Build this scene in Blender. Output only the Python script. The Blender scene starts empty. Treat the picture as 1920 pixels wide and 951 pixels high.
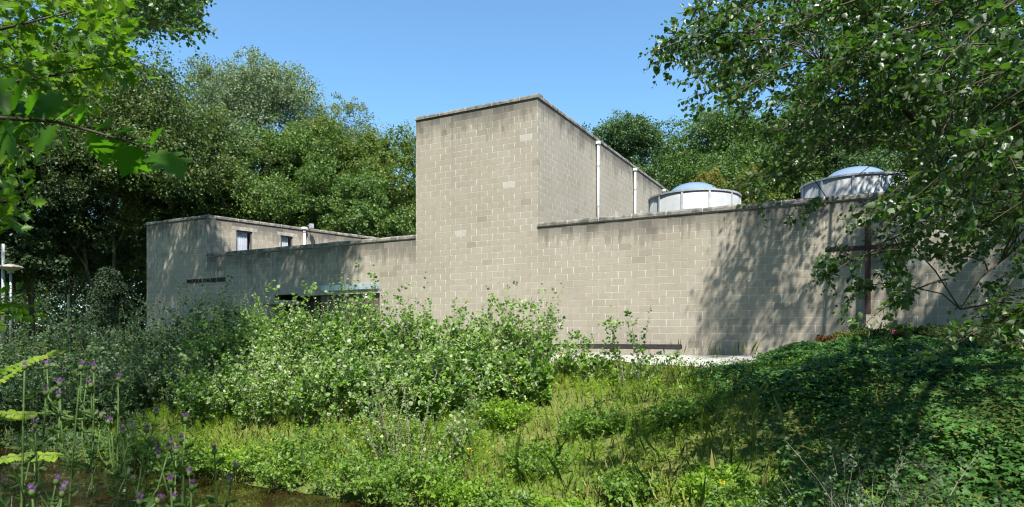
import bpy, bmesh, math, random
import numpy as np
from mathutils import Vector

rng = np.random.default_rng(7)
random.seed(7)
C = bpy.context.scene.collection
R = math.radians

# ------------------------------------------------------------------ camera model
F, CX, HY, EYE = 1239.0, 960.0, 632.0, 0.5
def at(px, py, Y):
    """world point seen at pixel (px,py) of the 1920x951 photo at depth Y"""
    return np.array([(px - CX) / F * Y, Y, EYE + (HY - py) / F * Y])
def proj(P):
    P = np.asarray(P, float)
    return CX + F * P[..., 0] / P[..., 1], HY - F * (P[..., 2] - EYE) / P[..., 1]

# the long front wall: a vertical plane running from far left to near right
def wallY(px): return 48023.0 / (px + 1350.0)
def wxy(px): y = wallY(px); return np.array([(px - CX) / F * y, y])
P0 = wxy(1008)
D = wxy(1440) - wxy(388); D = D / np.linalg.norm(D)      # along the wall, to the right
N = np.array([D[1], -D[0]])
if N[1] > 0: N = -N                                       # out of the wall, towards the viewer
def W(u, v, z=0.0):
    p = P0 + D * u + N * v
    return np.array([p[0], p[1], z])
def uv_of(X, Y):
    dx, dy = np.asarray(X) - P0[0], np.asarray(Y) - P0[1]
    return dx * D[0] + dy * D[1], dx * N[0] + dy * N[1]
def U(px): p = wxy(px); return float(uv_of(p[0], p[1])[0])
def zw(px, py): return EYE + (HY - py) / F * wallY(px)
# direction from any point towards the sun, per metre of height
S3 = np.array([0.40 * D[0] + 0.50 * N[0], 0.40 * D[1] + 0.50 * N[1], 1.0])

def sstep(x, a, b):
    t = np.clip((np.asarray(x, float) - a) / (b - a), 0, 1)
    return t * t * (3 - 2 * t)

def wob(X, Y):
    return (np.sin(X * 1.7 + Y * .6) + np.sin(Y * 2.3 - X * .8 + 1.3) + .6 * np.sin(X * 3.9 + Y * 3.1)) / 2.6
def ground(X, Y):
    u, v = uv_of(X, Y)
    z = np.zeros_like(np.asarray(u, float))
    edge = 0.5 * np.sin(u * .45) + 0.3 * np.sin(u * 1.1 + 2)
    z = z - .34 * sstep(v, 2.2, 6.2) - 1.81 * sstep(v + edge * .5, 5.8, 12.6)
    z = z + 1.05 * sstep(v, 15.0, 17.3)
    z = z + wob(X, Y) * .055 * sstep(v, 2.5, 6)
    mound = .35 * sstep(u + .15 * v, 6.9, 9.2) * sstep(v, .0, .6) * (1 - sstep(v, 5.5, 11))
    return z + mound

# ------------------------------------------------------------------ object helpers
def link(name, me, mat=None, parent=None, smooth=False):
    o = bpy.data.objects.new(name, me); C.objects.link(o)
    if mat is not None: me.materials.append(mat)
    if parent is not None: o.parent = parent
    if smooth:
        for p in me.polygons: p.use_smooth = True
    return o
def tag(o, label=None, cat=None, group=None, kind=None):
    if label: o['label'] = label
    if cat: o['category'] = cat
    if group: o['group'] = group
    if kind: o['kind'] = kind
    return o
def empty(name, loc, label, cat, group=None):
    o = bpy.data.objects.new(name, None); C.objects.link(o)
    o.location = (0, 0, 0); o.empty_display_size = .2
    return tag(o, label, cat, group)

class MB:
    """collects shapes for one mesh"""
    def __init__(s): s.v = []; s.f = []; s.uv = {}
    def add(s, vs, fs):
        o = len(s.v); s.v += [tuple(map(float, p)) for p in vs]; s.f += [tuple(i + o for i in f) for f in fs]; return s
    def box(s, c, ax, ay, az):
        c, ax, ay, az = (np.asarray(q, float) for q in (c, ax, ay, az))
        vs = [c + sx * ax + sy * ay + sz * az for sz in (-1, 1) for sy in (-1, 1) for sx in (-1, 1)]
        return s.add(vs, [(0, 2, 3, 1), (4, 5, 7, 6), (0, 1, 5, 4), (2, 6, 7, 3), (0, 4, 6, 2), (1, 3, 7, 5)])
    def wbox(s, u0, u1, v0, v1, z0, z1):
        """box in wall coordinates"""
        d = np.array([D[0], D[1], 0]); n = np.array([N[0], N[1], 0])
        return s.box(W((u0 + u1) / 2, (v0 + v1) / 2, (z0 + z1) / 2), d * (u1 - u0) / 2, n * (v1 - v0) / 2, (0, 0, (z1 - z0) / 2))
    def tube(s, pts, rad, n=7, cap=True):
        pts = [np.asarray(p, float) for p in pts]; k0 = len(s.v); fs = []
        if np.isscalar(rad): rad = [rad] * len(pts)
        for i, p in enumerate(pts):
            t = pts[min(i + 1, len(pts) - 1)] - pts[max(i - 1, 0)]
            t = t / (np.linalg.norm(t) + 1e-9)
            a = np.cross(t, (0, 0, 1) if abs(t[2]) < .9 else (1, 0, 0)); a /= np.linalg.norm(a); b = np.cross(t, a)
            for j in range(n):
                q = 2 * math.pi * j / n
                s.v.append(tuple(p + rad[i] * (math.cos(q) * a + math.sin(q) * b)))
        for i in range(len(pts) - 1):
            for j in range(n):
                a0 = k0 + i * n + j; a1 = k0 + i * n + (j + 1) % n
                s.f.append((a0, a1, a1 + n, a0 + n))
        if cap:
            s.f.append(tuple(k0 + j for j in range(n))[::-1]); e = k0 + (len(pts) - 1) * n
            s.f.append(tuple(e + j for j in range(n)))
        return s
    def lathe(s, c, prof, n=48, a0=0, a1=2 * math.pi):
        k0 = len(s.v); full = abs(a1 - a0 - 2 * math.pi) < 1e-6; m = n if full else n + 1
        for r, z in prof:
            for j in range(m):
                q = a0 + (a1 - a0) * j / n
                s.v.append((c[0] + r * math.cos(q), c[1] + r * math.sin(q), c[2] + z))
        for i in range(len(prof) - 1):
            for j in range(n):
                j2 = (j + 1) % m
                s.f.append((k0 + i * m + j, k0 + i * m + j2, k0 + (i + 1) * m + j2, k0 + (i + 1) * m + j))
        return s
    def build(s, name, mat, parent=None, smooth=False, bevel=0):
        me = bpy.data.meshes.new(name); me.from_pydata(s.v, [], s.f); me.validate()
        bm = bmesh.new(); bm.from_mesh(me); bmesh.ops.recalc_face_normals(bm, faces=bm.faces)
        if bevel: bmesh.ops.bevel(bm, geom=bm.edges[:], offset=bevel, segments=2, affect='EDGES')
        bm.to_mesh(me); bm.free()
        return link(name, me, mat, parent, smooth)

# ------------------------------------------------------------------ mass leaf meshes (numpy)
def mesh_np(name, V, counts, loops, attr=None):
    me = bpy.data.meshes.new(name)
    me.vertices.add(len(V)); me.vertices.foreach_set('co', np.ascontiguousarray(V, np.float32).ravel())
    me.loops.add(len(loops)); me.loops.foreach_set('vertex_index', np.ascontiguousarray(loops, np.int32))
    me.polygons.add(len(counts))
    st = np.concatenate([[0], np.cumsum(counts)[:-1]]).astype(np.int32)
    me.polygons.foreach_set('loop_start', st)
    try: me.polygons.foreach_set('loop_total', np.ascontiguousarray(counts, np.int32))
    except Exception: pass
    me.update(calc_edges=True)
    if attr is not None:
        a = me.attributes.new('rnd', 'FLOAT', 'POINT'); a.data.foreach_set('value', np.ascontiguousarray(attr, np.float32))
    return me

def half_leaf(side, fold=.10, curl=-.06):
    """a leaf made of two halves folded along the midrib; side = outline of one half (x,y) from base to tip"""
    n = len(side); V = []
    mids = [0.0] + [y for x, y in side if 0 < y < 1] + [1.0]
    base = (0, 0, 0); tip = (0, 1, curl * 1.5)
    V = [base, tip]
    r = []; l = []
    for x, y in side: r.append(len(V)); V.append((x, y, abs(x) * fold * 2 + curl * y * y))
    for x, y in side: l.append(len(V)); V.append((-x, y, abs(x) * fold * 2 + curl * y * y))
    return np.array(V, float), [(0, *r, 1), (1, *l[::-1], 0)]
T_QUAD = (np.array([(0, 0, 0), (.34, .5, .08), (0, 1, -.05), (-.34, .5, .08)], float), [(0, 1, 2, 3)])
T_DIAMOND = half_leaf([(.33, .42)], .12)
T_ROUND = half_leaf([(.30, .10), (.47, .36), (.34, .70)], .10, -.08)
T_POPLAR = half_leaf([(.30, .06), (.46, .28), (.33, .42), (.38, .58), (.16, .80)], .12, -.10)
T_IVY = half_leaf([(.16, -.12), (.55, .02), (.34, .26), (.46, .55), (.17, .58)], .06, -.08)
T_OAK = half_leaf([(.04, .10), (.22, .20), (.15, .27), (.38, .38), (.36, .46), (.19, .47), (.42, .63), (.36, .71), (.18, .68), (.22, .84), (.10, .86)], .06, -.10)
T_BLADE = (np.array([(-.5, 0, 0), (.5, 0, 0), (.35, .55, .06), (0, 1, -.05), (-.35, .55, .06)], float), [(0, 1, 2, 3, 4)])
T_NEEDLE = (np.array([(-.5, 0, 0), (.5, 0, 0), (0, 1, 0)], float), [(0, 1, 2)])

def nrm(a): return a / (np.linalg.norm(a, axis=-1, keepdims=True) + 1e-9)
def rvec(n): return nrm(rng.normal(size=(n, 3)))
def leaves(P, Dr, Nr, size, tmpl, rnd, wide=1.0):
    """arrays for leaf_obj: base P, direction Dr, normal hint Nr, size, colour value rnd"""
    Dr = nrm(Dr); X = nrm(np.cross(Dr, Nr)); Z = np.cross(X, Dr)
    T, fs = tmpl; size = np.broadcast_to(np.asarray(size, float), (len(P),))
    V = P[:, None, :] + size[:, None, None] * (T[None, :, 0:1] * wide * X[:, None, :] + T[None, :, 1:2] * Dr[:, None, :] + T[None, :, 2:3] * Z[:, None, :])
    k = len(T); lo = np.concatenate([np.array(f) for f in fs]); ct = np.array([len(f) for f in fs])
    loops = (lo[None, :] + (np.arange(len(P)) * k)[:, None]).ravel()
    return V.reshape(-1, 3), np.tile(ct, len(P)), loops, np.repeat(rnd, k)
def join(parts):
    off = 0; Vs, cs, ls, rs = [], [], [], []
    for V, c, l, r in parts:
        Vs.append(V); cs.append(c); ls.append(l + off); rs.append(r); off += len(V)
    return np.concatenate(Vs), np.concatenate(cs), np.concatenate(ls), np.concatenate(rs)
def leaf_obj(name, parts, mat, parent=None):
    V, c, l, r = join(parts)
    return link(name, mesh_np(name, V, c, l, r), mat, parent)

def tubes_np(Pt, rad, n=3):
    """many thin stems at once: Pt (S,K,3), rad (S,K)"""
    S, K, _ = Pt.shape
    T = nrm(np.gradient(Pt, axis=1)); ref = np.where(np.abs(T[..., 2:3]) < .9, np.array([0, 0, 1.]), np.array([1., 0, 0]))
    A = nrm(np.cross(T, ref)); B = np.cross(T, A); ang = np.arange(n) * 2 * np.pi / n
    V = Pt[:, :, None, :] + rad[:, :, None, None] * (np.cos(ang)[None, None, :, None] * A[:, :, None, :] + np.sin(ang)[None, None, :, None] * B[:, :, None, :])
    idx = np.arange(S * K * n).reshape(S, K, n); a = idx[:, :-1, :]; b = np.roll(a, -1, 2); c = idx[:, 1:, :]; d = np.roll(c, -1, 2)
    loops = np.stack([a, b, d, c], -1).reshape(-1)
    return V.reshape(-1, 3), np.full(S * (K - 1) * n, 4), loops, np.repeat(rng.random(S), K * n)

def shoots(B, dr, L, bend, K, size, tmpl, r0=.006, pet=.25, up=.5, rndmix=.5, start=.12, hang=0.0, K2=6, wide=1.0):
    """leafy shoots: base B, direction dr, length L, bend vector; K leaves along each. Returns (leaf arrays, stem arrays)"""
    S = len(B); dr = nrm(dr); L = np.asarray(L, float).reshape(-1, 1, 1)
    def path(s): return B[:, None, :] + L * (dr[:, None, :] * s + bend[:, None, :] * s * s)
    s = start + (1 - start) * (np.arange(K)[None, :, None] + rng.random((S, K, 1))) / K
    P = path(s); Tn = nrm(dr[:, None, :] + 2 * bend[:, None, :] * s)
    side = rng.normal(size=(S, K, 3)); side = nrm(side - Tn * (side * Tn).sum(-1, keepdims=True))
    Dl = nrm(side + Tn * rng.uniform(.1, .9, (S, K, 1)) + np.array([0, 0, -hang]))
    sz = (size * rng.uniform(.55, 1.2, (S, K)) * (1.08 - .35 * s[..., 0] ** 3))
    P = P + Dl * sz[..., None] * pet
    Nl = nrm(np.array([0, 0, up]) + rng.normal(size=(S, K, 3)) * .55)
    rn = np.clip(rndmix * rng.random((S, 1)) + (1 - rndmix) * rng.random((S, K)) + rng.uniform(-.18, .18), 0, 1); sz = sz * rng.uniform(.7, 1.2, (S, 1))
    lv = leaves(P.reshape(-1, 3), Dl.reshape(-1, 3), Nl.reshape(-1, 3), sz.ravel(), tmpl, rn.ravel(), wide)
    sp = np.linspace(0, 1, K2)[None, :, None]
    st = tubes_np(path(np.broadcast_to(sp, (S, K2, 1))), np.broadcast_to(r0 * (1.1 - np.linspace(0, 1, K2))[None, :], (S, K2)) * np.ones((S, 1)))
    return lv, st

def clump_leaves(Cn, rad, n, size, tmpl, crnd, flat=.75, out=.8, shell=.55):
    """n leaves round every clump centre"""
    M = len(Cn); rad = np.broadcast_to(np.asarray(rad, float), (M,))
    d = rvec(M * n).reshape(M, n, 3); r = rng.uniform(shell, 1, (M, n, 1)) ** .8
    sc = np.array([1, 1, flat])
    P = Cn[:, None, :] + d * sc * r * rad[:, None, None]
    Dl = nrm(d * .6 + rng.normal(size=(M, n, 3)) * .6 + np.array([0, 0, -.25]))
    Nl = nrm(d * out + rng.normal(size=(M, n, 3)) * .55 + np.array([0, 0, .45]))
    sz = size * rng.uniform(.6, 1.25, (M, n))
    rn = np.clip(.55 * crnd[:, None] + .45 * rng.random((M, n)), 0, 1)
    return leaves(P.reshape(-1, 3), Dl.reshape(-1, 3), Nl.reshape(-1, 3), sz.ravel(), tmpl, rn.ravel())

def inpoly(x, y, poly):
    x = np.asarray(x, float); y = np.asarray(y, float); c = np.zeros(x.shape, bool); j = len(poly) - 1
    for i in range(len(poly)):
        xi, yi = poly[i]; xj, yj = poly[j]
        c ^= ((yi > y) != (yj > y)) & (x < (xj - xi) * (y - yi) / (yj - yi + 1e-12) + xi); j = i
    return c

# ------------------------------------------------------------------ materials
class NT:
    def __init__(s, name):
        s.m = bpy.data.materials.new(name); s.m.use_nodes = True; s.t = s.m.node_tree; s.t.nodes.clear()
        s.out = s.t.nodes.new('ShaderNodeOutputMaterial')
    def set(s, sock, v):
        if isinstance(v, bpy.types.NodeSocket): s.t.links.new(v, sock)
        elif v is not None:
            if isinstance(v, (tuple, list)) and len(v) == 3 and sock.type == 'RGBA': v = (*v, 1)
            sock.default_value = v
    def n(s, typ, inp=None, out=0, **kw):
        nd = s.t.nodes.new('ShaderNode' + typ)
        for k, v in kw.items(): setattr(nd, k, v)
        for k, v in (inp or {}).items(): s.set(nd.inputs[k], v)
        return nd.outputs[out]
    def math(s, op, a, b=None, c=None, clamp=False):
        nd = s.t.nodes.new('ShaderNodeMath'); nd.operation = op; nd.use_clamp = clamp
        for i, v in enumerate((a, b, c)):
            if v is not None: s.set(nd.inputs[i], v)
        return nd.outputs[0]
    def mix(s, f, a, b, mode='MIX'):
        nd = s.t.nodes.new('ShaderNodeMix'); nd.data_type = 'RGBA'; nd.blend_type = mode
        s.set(nd.inputs['Factor'], f)
        s.set(nd.inputs[6], a); s.set(nd.inputs[7], b); return nd.outputs[2]
    def ss(s, x, a, b):
        nd = s.t.nodes.new('ShaderNodeMapRange'); nd.interpolation_type = 'SMOOTHSTEP'
        s.set(nd.inputs[0], x); nd.inputs[1].default_value = a; nd.inputs[2].default_value = b; return nd.outputs[0]
    def noise(s, vec, scale, detail=3, out=0, rough=.5):
        return s.n('TexNoise', {'Vector': vec, 'Scale': scale, 'Detail': detail, 'Roughness': rough}, out)
    def xyz(s, a, b, c=0.0): return s.n('CombineXYZ', {0: a, 1: b, 2: c})
    def pr(s, col, rough=.8, spec=.3, metal=0., bump=None, bstr=.3, bdist=.02, **kw):
        nd = s.t.nodes.new('ShaderNodeBsdfPrincipled')
        s.set(nd.inputs['Base Color'], col); s.set(nd.inputs['Roughness'], rough); s.set(nd.inputs['Specular IOR Level'], spec); s.set(nd.inputs['Metallic'], metal)
        for k, v in kw.items(): s.set(nd.inputs[k], v)
        if bump is not None:
            b = s.n('Bump', {'Height': bump, 'Strength': bstr, 'Distance': bdist}); s.t.links.new(b, nd.inputs['Normal'])
        return nd.outputs[0]
    def done(s, sh): s.t.links.new(sh, s.out.inputs[0]); return s.m
    def ramp(s, f, stops):
        nd = s.t.nodes.new('ShaderNodeValToRGB'); s.set(nd.inputs[0], f); e = nd.color_ramp.elements
        while len(e) < len(stops): e.new(.5)
        for q, (p, c) in zip(e, stops): q.position = p; q.color = (*c, 1)
        return nd.outputs[0]
    def obj(s): return s.n('TexCoord', out=3)

def leaf_mat(name, cols, back=None, trans=.32, rough=.50, spec=.28, tcol=None):
    t = NT(name)
    a = t.n('Attribute', attribute_name='rnd', out=2)
    k = len(cols); col = t.ramp(a, [(i / max(k - 1, 1), c) for i, c in enumerate(cols)])
    no = t.noise(t.obj(), 1.1, 2)
    col = t.mix(t.ss(no, .35, .7), col, t.mix(1.0, col, (.80, .88, .72), 'MULTIPLY'))
    front = col
    if back is not None:
        bf = t.n('NewGeometry', out=6)
        front = t.mix(bf, col, t.mix(.75, col, back))
    p = t.pr(front, rough, spec)
    tc = t.mix(1.0, col, tcol or (1.9, 2.1, .75), 'MULTIPLY')
    tr = t.n('BsdfTranslucent', {'Color': tc})
    sh = t.n('MixShader', {0: trans, 1: p, 2: tr})
    return t.done(sh)
def flat_mat(name, col, rough=.7, spec=.3, metal=0., nscale=8., nvar=.25, bump=.15):
    t = NT(name); o = t.obj(); n = t.noise(o, nscale, 5)
    c2 = tuple(x * (1 - nvar) for x in col); c1 = tuple(min(1, x * (1 + nvar * .6)) for x in col)
    return t.done(t.pr(t.mix(t.ss(n, .3, .7), c2, c1), rough, spec, metal, bump=t.noise(o, nscale * 6, 4), bstr=bump, bdist=.01))

def block_mat():
    t = NT('concrete_block')
    uv = t.n('UVMap', uv_map='UVMap'); sx = t.t.nodes.new('ShaderNodeSeparateXYZ'); t.t.links.new(uv, sx.inputs[0])
    uv2 = t.n('UVMap', uv_map='Top'); sy = t.t.nodes.new('ShaderNodeSeparateXYZ'); t.t.links.new(uv2, sy.inputs[0])
    u, v, dt = sx.outputs[0], sx.outputs[1], sy.outputs[1]
    wv = t.noise(t.xyz(u, v), 1.3, 2)
    v = t.math('ADD', v, t.math('MULTIPLY', t.math('SUBTRACT', wv, .5), .012))
    vr = t.math('DIVIDE', v, .2); row = t.math('FLOOR', vr)
    uo = t.math('ADD', t.math('DIVIDE', u, .4), t.math('MULTIPLY', t.math('FLOORED_MODULO', row, 2.0), .5))
    col = t.math('FLOOR', uo)
    wn = t.n('TexWhiteNoise', {'Vector': t.xyz(col, row)}, noise_dimensions='2D')
    wn2 = t.n('TexWhiteNoise', {'Vector': t.xyz(t.math('ADD', col, 37.3), t.math('ADD', row, 11.7))}, noise_dimensions='2D')
    fu = t.math('MULTIPLY', t.math('FRACT', uo), .4); du = t.math('MINIMUM', fu, t.math('SUBTRACT', .4, fu))
    fv = t.math('MULTIPLY', t.math('FRACT', vr), .2); dv = t.math('MINIMUM', fv, t.math('SUBTRACT', .2, fv))
    n1 = t.noise(t.xyz(u, v), 5., 4); n2 = t.noise(t.xyz(u, v), 46., 3, rough=.7); n3 = t.noise(t.xyz(u, v), .55, 3)
    n4 = t.noise(t.xyz(u, v), 16., 4, rough=.65)
    dm = t.math('ADD', t.math('MINIMUM', du, dv), t.math('MULTIPLY', t.math('SUBTRACT', n4, .5), .008))
    mortar = t.math('SUBTRACT', 1.0, t.ss(dm, .0035, .0085))
    c = t.mix(wn, (.372, .328, .252), (.400, .356, .277))
    c = t.mix(t.ss(wn2, .992, .995), c, (.50, .47, .40))
    c = t.mix(t.math('MULTIPLY', t.math('SUBTRACT', 1.0, t.ss(wn2, .015, .04)), .45), c, (.245, .208, .152))
    c = t.mix(t.math('MULTIPLY', t.ss(n1, .42, .75), .22), c, (.27, .232, .17))
    c = t.mix(t.math('MULTIPLY', t.ss(n4, .5, .75), .25), c, (.46, .42, .335))
    c = t.mix(t.math('MULTIPLY', t.ss(n2, .56, .75), .42), c, (.20, .17, .125))
    c = t.mix(t.ss(n3, .35, .68), c, t.mix(1.0, c, (.92, .92, .91), 'MULTIPLY'))
    mm = t.noise(t.xyz(u, v), .9, 3)
    mcol = t.mix(t.ss(mm, .35, .62), (.43, .395, .32), (.62, .60, .54))
    mcol = t.mix(t.math('MULTIPLY', t.ss(n1, .5, .62), .6), mcol, (.27, .235, .18))
    bed = t.math('SUBTRACT', 1.0, t.ss(du, .004, .012))
    zone = t.ss(t.noise(t.xyz(u, v, 9.), .28, 2), .40, .58)
    mk = t.math('MULTIPLY', mortar, t.math('ADD', .46, t.math('MULTIPLY', t.math('MAXIMUM', bed, zone), .32)))
    c = t.mix(mk, c, mcol)
    # lime blooms at the upright joints
    jid = t.math('ROUND', uo); wj = t.n('TexWhiteNoise', {'Vector': t.xyz(jid, row, 3.0)}, noise_dimensions='3D')
    prob = t.math('SUBTRACT', .66, t.math('MULTIPLY', t.ss(t.noise(t.xyz(u, v, 4.), .33, 2), .36, .6), .62))
    on = t.ss(t.math('SUBTRACT', wj, prob), 0, .12)
    wid = t.math('MULTIPLY', .021, t.math('ADD', .35, n1))
    bl = t.math('SUBTRACT', 1.0, t.math('DIVIDE', du, wid), clamp=True)
    bl = t.math('POWER', bl, 1.3)
    vsh = t.ss(t.math('ADD', t.math('DIVIDE', fv, .2), t.math('MULTIPLY', t.math('SUBTRACT', wj, .55), 1.1)), .25, .95)
    bl = t.math('MULTIPLY', t.math('MULTIPLY', bl, on), vsh)
    c = t.mix(t.math('MULTIPLY', bl, .9), c, (.70, .69, .66))
    # soot and algae running down from under the copings
    st = t.noise(t.xyz(t.math('MULTIPLY', u, 3.2), t.math('MULTIPLY', dt, .35)), 1.6, 4, rough=.6)
    st2 = t.noise(t.xyz(u, dt), .5, 3)
    reach = t.math('ADD', .42, t.math('MULTIPLY', t.ss(t.math('ADD', t.math('MULTIPLY', st, .6), t.math('MULTIPLY', st2, .4)), .40, .70), .95))
    g = t.math('SUBTRACT', 1.0, t.math('DIVIDE', dt, reach), clamp=True)
    g = t.math('MULTIPLY', t.math('POWER', g, .75), t.math('ADD', .55, t.math('MULTIPLY', wn2, .4)))
    c = t.mix(t.math('MULTIPLY', g, .97), c, (.062, .058, .052))
    vs = t.noise(t.xyz(t.math('MULTIPLY', u, 2.2), t.math('MULTIPLY', v, .16)), 1.5, 4, rough=.6)
    c = t.mix(t.math('MULTIPLY', t.ss(vs, .52, .75), .16), c, (.20, .18, .15))
    c = t.mix(1.0, c, (.85, .86, .885), 'MULTIPLY')
    h = t.math('SUBTRACT', t.math('MULTIPLY', n2, .25), mortar)
    return t.done(t.pr(c, .93, .15, bump=h, bstr=.45, bdist=.006))

def coping_mat():
    t = NT('coping_concrete')
    uv = t.n('UVMap', uv_map='UVMap'); sx = t.t.nodes.new('ShaderNodeSeparateXYZ'); t.t.links.new(uv, sx.inputs[0])
    u = sx.outputs[0]; o = t.obj()
    f = t.math('FRACT', t.math('DIVIDE', u, 1.0)); d = t.math('MINIMUM', f, t.math('SUBTRACT', 1., f))
    j = t.math('SUBTRACT', 1., t.ss(d, .006, .016))
    n = t.noise(o, 4., 5, rough=.65); n2 = t.noise(o, 30., 4, rough=.7)
    c = t.mix(t.ss(n, .38, .66), (.095, .090, .080), (.25, .235, .205))
    c = t.mix(t.math('MULTIPLY', t.ss(n2, .55, .72), .6), c, (.42, .40, .34))
    c = t.mix(t.math('MULTIPLY', t.ss(t.noise(o, 7., 4), .6, .72), .45), c, (.36, .27, .09))
    c = t.mix(j, c, (.36, .345, .31))
    return t.done(t.pr(c, .95, .1, bump=n2, bstr=.6, bdist=.015))

M = {}
M['block'] = block_mat(); M['coping'] = coping_mat()
M['lintel'] = flat_mat('pale_concrete', (.33, .31, .26), .9, .1, nvar=.3, nscale=5)
M['joint'] = flat_mat('mortar_strip', (.40, .385, .345), .95, .1, nvar=.35, nscale=3)
M['roof'] = flat_mat('roof_felt', (.14, .135, .13), .95, .1)
M['pipe'] = flat_mat('white_pipe', (.60, .60, .585), .5, .4, nvar=.10)
M['drum'] = None
def drum_mat():
    t = NT('weathered_white_panel'); o = t.obj()
    sx = t.t.nodes.new('ShaderNodeSeparateXYZ'); t.t.links.new(o, sx.inputs[0])
    st = t.noise(t.n('Mapping', {'Vector': o, 'Scale': (7, 7, .6)}), 1.5, 4)
    n = t.noise(o, 1.8, 4)
    c = t.mix(t.ss(n, .35, .7), (.25, .26, .265), (.32, .33, .33))
    c = t.mix(t.math('MULTIPLY', t.ss(st, .56, .74), .4), c, (.36, .36, .33))
    return t.done(t.pr(c, .55, .35, .15))
M['drum'] = drum_mat()
M['zinc'] = flat_mat('zinc_trim', (.50, .51, .51), .5, .4, .4, nvar=.2)
def dome_mat():
    t = NT('acrylic_dome')
    p = t.pr((.17, .23, .33), .06, .7, 0., **{'Coat Weight': .6, 'Coat Roughness': .03})
    return t.done(p)
M['dome'] = dome_mat()
M['steel'] = flat_mat('rust_brown_steel', (.045, .026, .021), .6, .3, nvar=.3, nscale=12)
M['black'] = flat_mat('black_letter', (.012, .012, .013), .5, .3, nvar=.1)
M['frame'] = flat_mat('window_frame', (.10, .105, .11), .5, .4, nvar=.1)
M['curtain'] = flat_mat('white_curtain', (.62, .66, .72), .95, .1, nvar=.08, nscale=3)
def glass_mat():
    t = NT('window_glass')
    g = t.n('BsdfGlossy', {'Color': (.9, .95, 1, 1), 'Roughness': .02}); tr = t.n('BsdfTransparent')
    fr = t.math('POWER', t.n('LayerWeight', {'Blend': .5}, 1), 4.0)
    return t.done(t.n('MixShader', {0: t.math('ADD', t.math('MULTIPLY', fr, .8), .05), 1: tr, 2: g}))
M['glass'] = glass_mat()
M['flash'] = flat_mat('lead_flashing', (.40, .46, .50), .5, .4, .3, nvar=.2, nscale=3)
M['door'] = flat_mat('brown_boarding', (.11, .085, .07), .7, .25, nvar=.3)
M['timber'] = flat_mat('dark_timber', (.035, .032, .03), .8, .2, nvar=.3)
M['lamp_metal'] = flat_mat('galvanised', (.36, .37, .37), .5, .4, .3, nvar=.15)
M['lamp_shade'] = flat_mat('lamp_shade_grey', (.30, .28, .24), .6, .3, nvar=.15)
def bark_mat(name, c1, c2, sc=6.):
    t = NT(name); o = t.obj(); v = t.n('Mapping', {'Vector': o, 'Scale': (1, 1, .25)})
    n = t.noise(v, sc, 6, rough=.65)
    return t.done(t.pr(t.mix(t.ss(n, .35, .65), c1, c2), .95, .1, bump=n, bstr=.8, bdist=.03))
M['bark'] = bark_mat('bark', (.045, .036, .027), (.13, .108, .08))
M['palebark'] = bark_mat('pale_bark', (.10, .09, .07), (.26, .235, .19))
M['twig'] = flat_mat('twig', (.075, .062, .042), .9, .15, nvar=.3)
M['greenstem'] = flat_mat('green_stem', (.10, .13, .05), .8, .2, nvar=.3)
M['thistlestem'] = flat_mat('thistle_stem', (.075, .120, .035), .8, .1, nvar=.3, nscale=20)
M['greystem'] = flat_mat('grey_stem', (.22, .20, .16), .9, .15, nvar=.3)

# poplar leaf: deep green above, felted white beneath
M['poplar'] = leaf_mat('white_poplar_leaf', [(.026, .064, .010), (.042, .094, .014), (.066, .130, .022)], back=(.20, .25, .15), trans=.40, rough=.36, spec=.42)
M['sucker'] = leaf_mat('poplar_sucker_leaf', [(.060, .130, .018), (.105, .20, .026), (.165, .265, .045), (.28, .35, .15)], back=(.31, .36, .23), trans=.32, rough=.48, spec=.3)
M['suckershaded'] = leaf_mat('poplar_sucker_leaf_shaded', [(.040, .085, .030), (.058, .110, .038), (.080, .140, .048), (.12, .18, .08)], back=(.15, .21, .13), trans=.28, rough=.5, spec=.22)  # shaded copy of the sucker leaf: the shade is put into its colour
M['bramble'] = leaf_mat('bramble_leaf', [(.070, .14, .016), (.11, .20, .022), (.17, .26, .040)], back=(.17, .23, .10), trans=.34)
M['herb'] = leaf_mat('herb_leaf', [(.11, .20, .020), (.17, .28, .028), (.25, .33, .045)], trans=.40)
M['horsetail'] = leaf_mat('horsetail', [(.17, .27, .028), (.23, .325, .042), (.32, .34, .08)], trans=.42, rough=.7, spec=.15)
M['drygrass'] = leaf_mat('grass_blade', [(.15, .22, .033), (.22, .28, .046), (.38, .34, .13)], trans=.30, rough=.6, spec=.2)
M['ivy'] = leaf_mat('ivy_leaf', [(.030, .080, .016), (.046, .118, .022), (.085, .18, .034)], trans=.25, rough=.55, spec=.25)
M['oak'] = leaf_mat('oak_leaf', [(.050, .115, .010), (.080, .165, .014), (.14, .21, .020)], trans=.42, rough=.38, spec=.4)
M['oakshaded'] = leaf_mat('oak_leaf_shaded', [(.045, .125, .010), (.060, .155, .012)], trans=.58, rough=.45, spec=.25)  # second oak leaf copy, the near branch's shade put into its colour
M['bright'] = leaf_mat('young_leaf', [(.13, .21, .02), (.18, .26, .028), (.23, .29, .04)], trans=.40, rough=.4)
M['thistleleaf'] = leaf_mat('thistle_leaf', [(.050, .095, .026), (.080, .135, .036)], trans=.3, spec=.15)
M['purple'] = leaf_mat('thistle_floret', [(.19, .07, .24), (.28, .12, .33)], trans=.25, tcol=(1.3, 1.0, 1.5))
M['seed'] = leaf_mat('thistle_seed', [(.30, .26, .22), (.40, .36, .30)], trans=.25, tcol=(1.3, 1.2, 1.))
M['yellow'] = leaf_mat('yellow_petal', [(.50, .38, .02), (.56, .44, .03)], trans=.2, tcol=(1.2, 1.1, 1))
M['pink'] = leaf_mat('pink_petal', [(.36, .10, .14), (.46, .17, .22)], trans=.2, tcol=(1.2, 1, 1))
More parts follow.
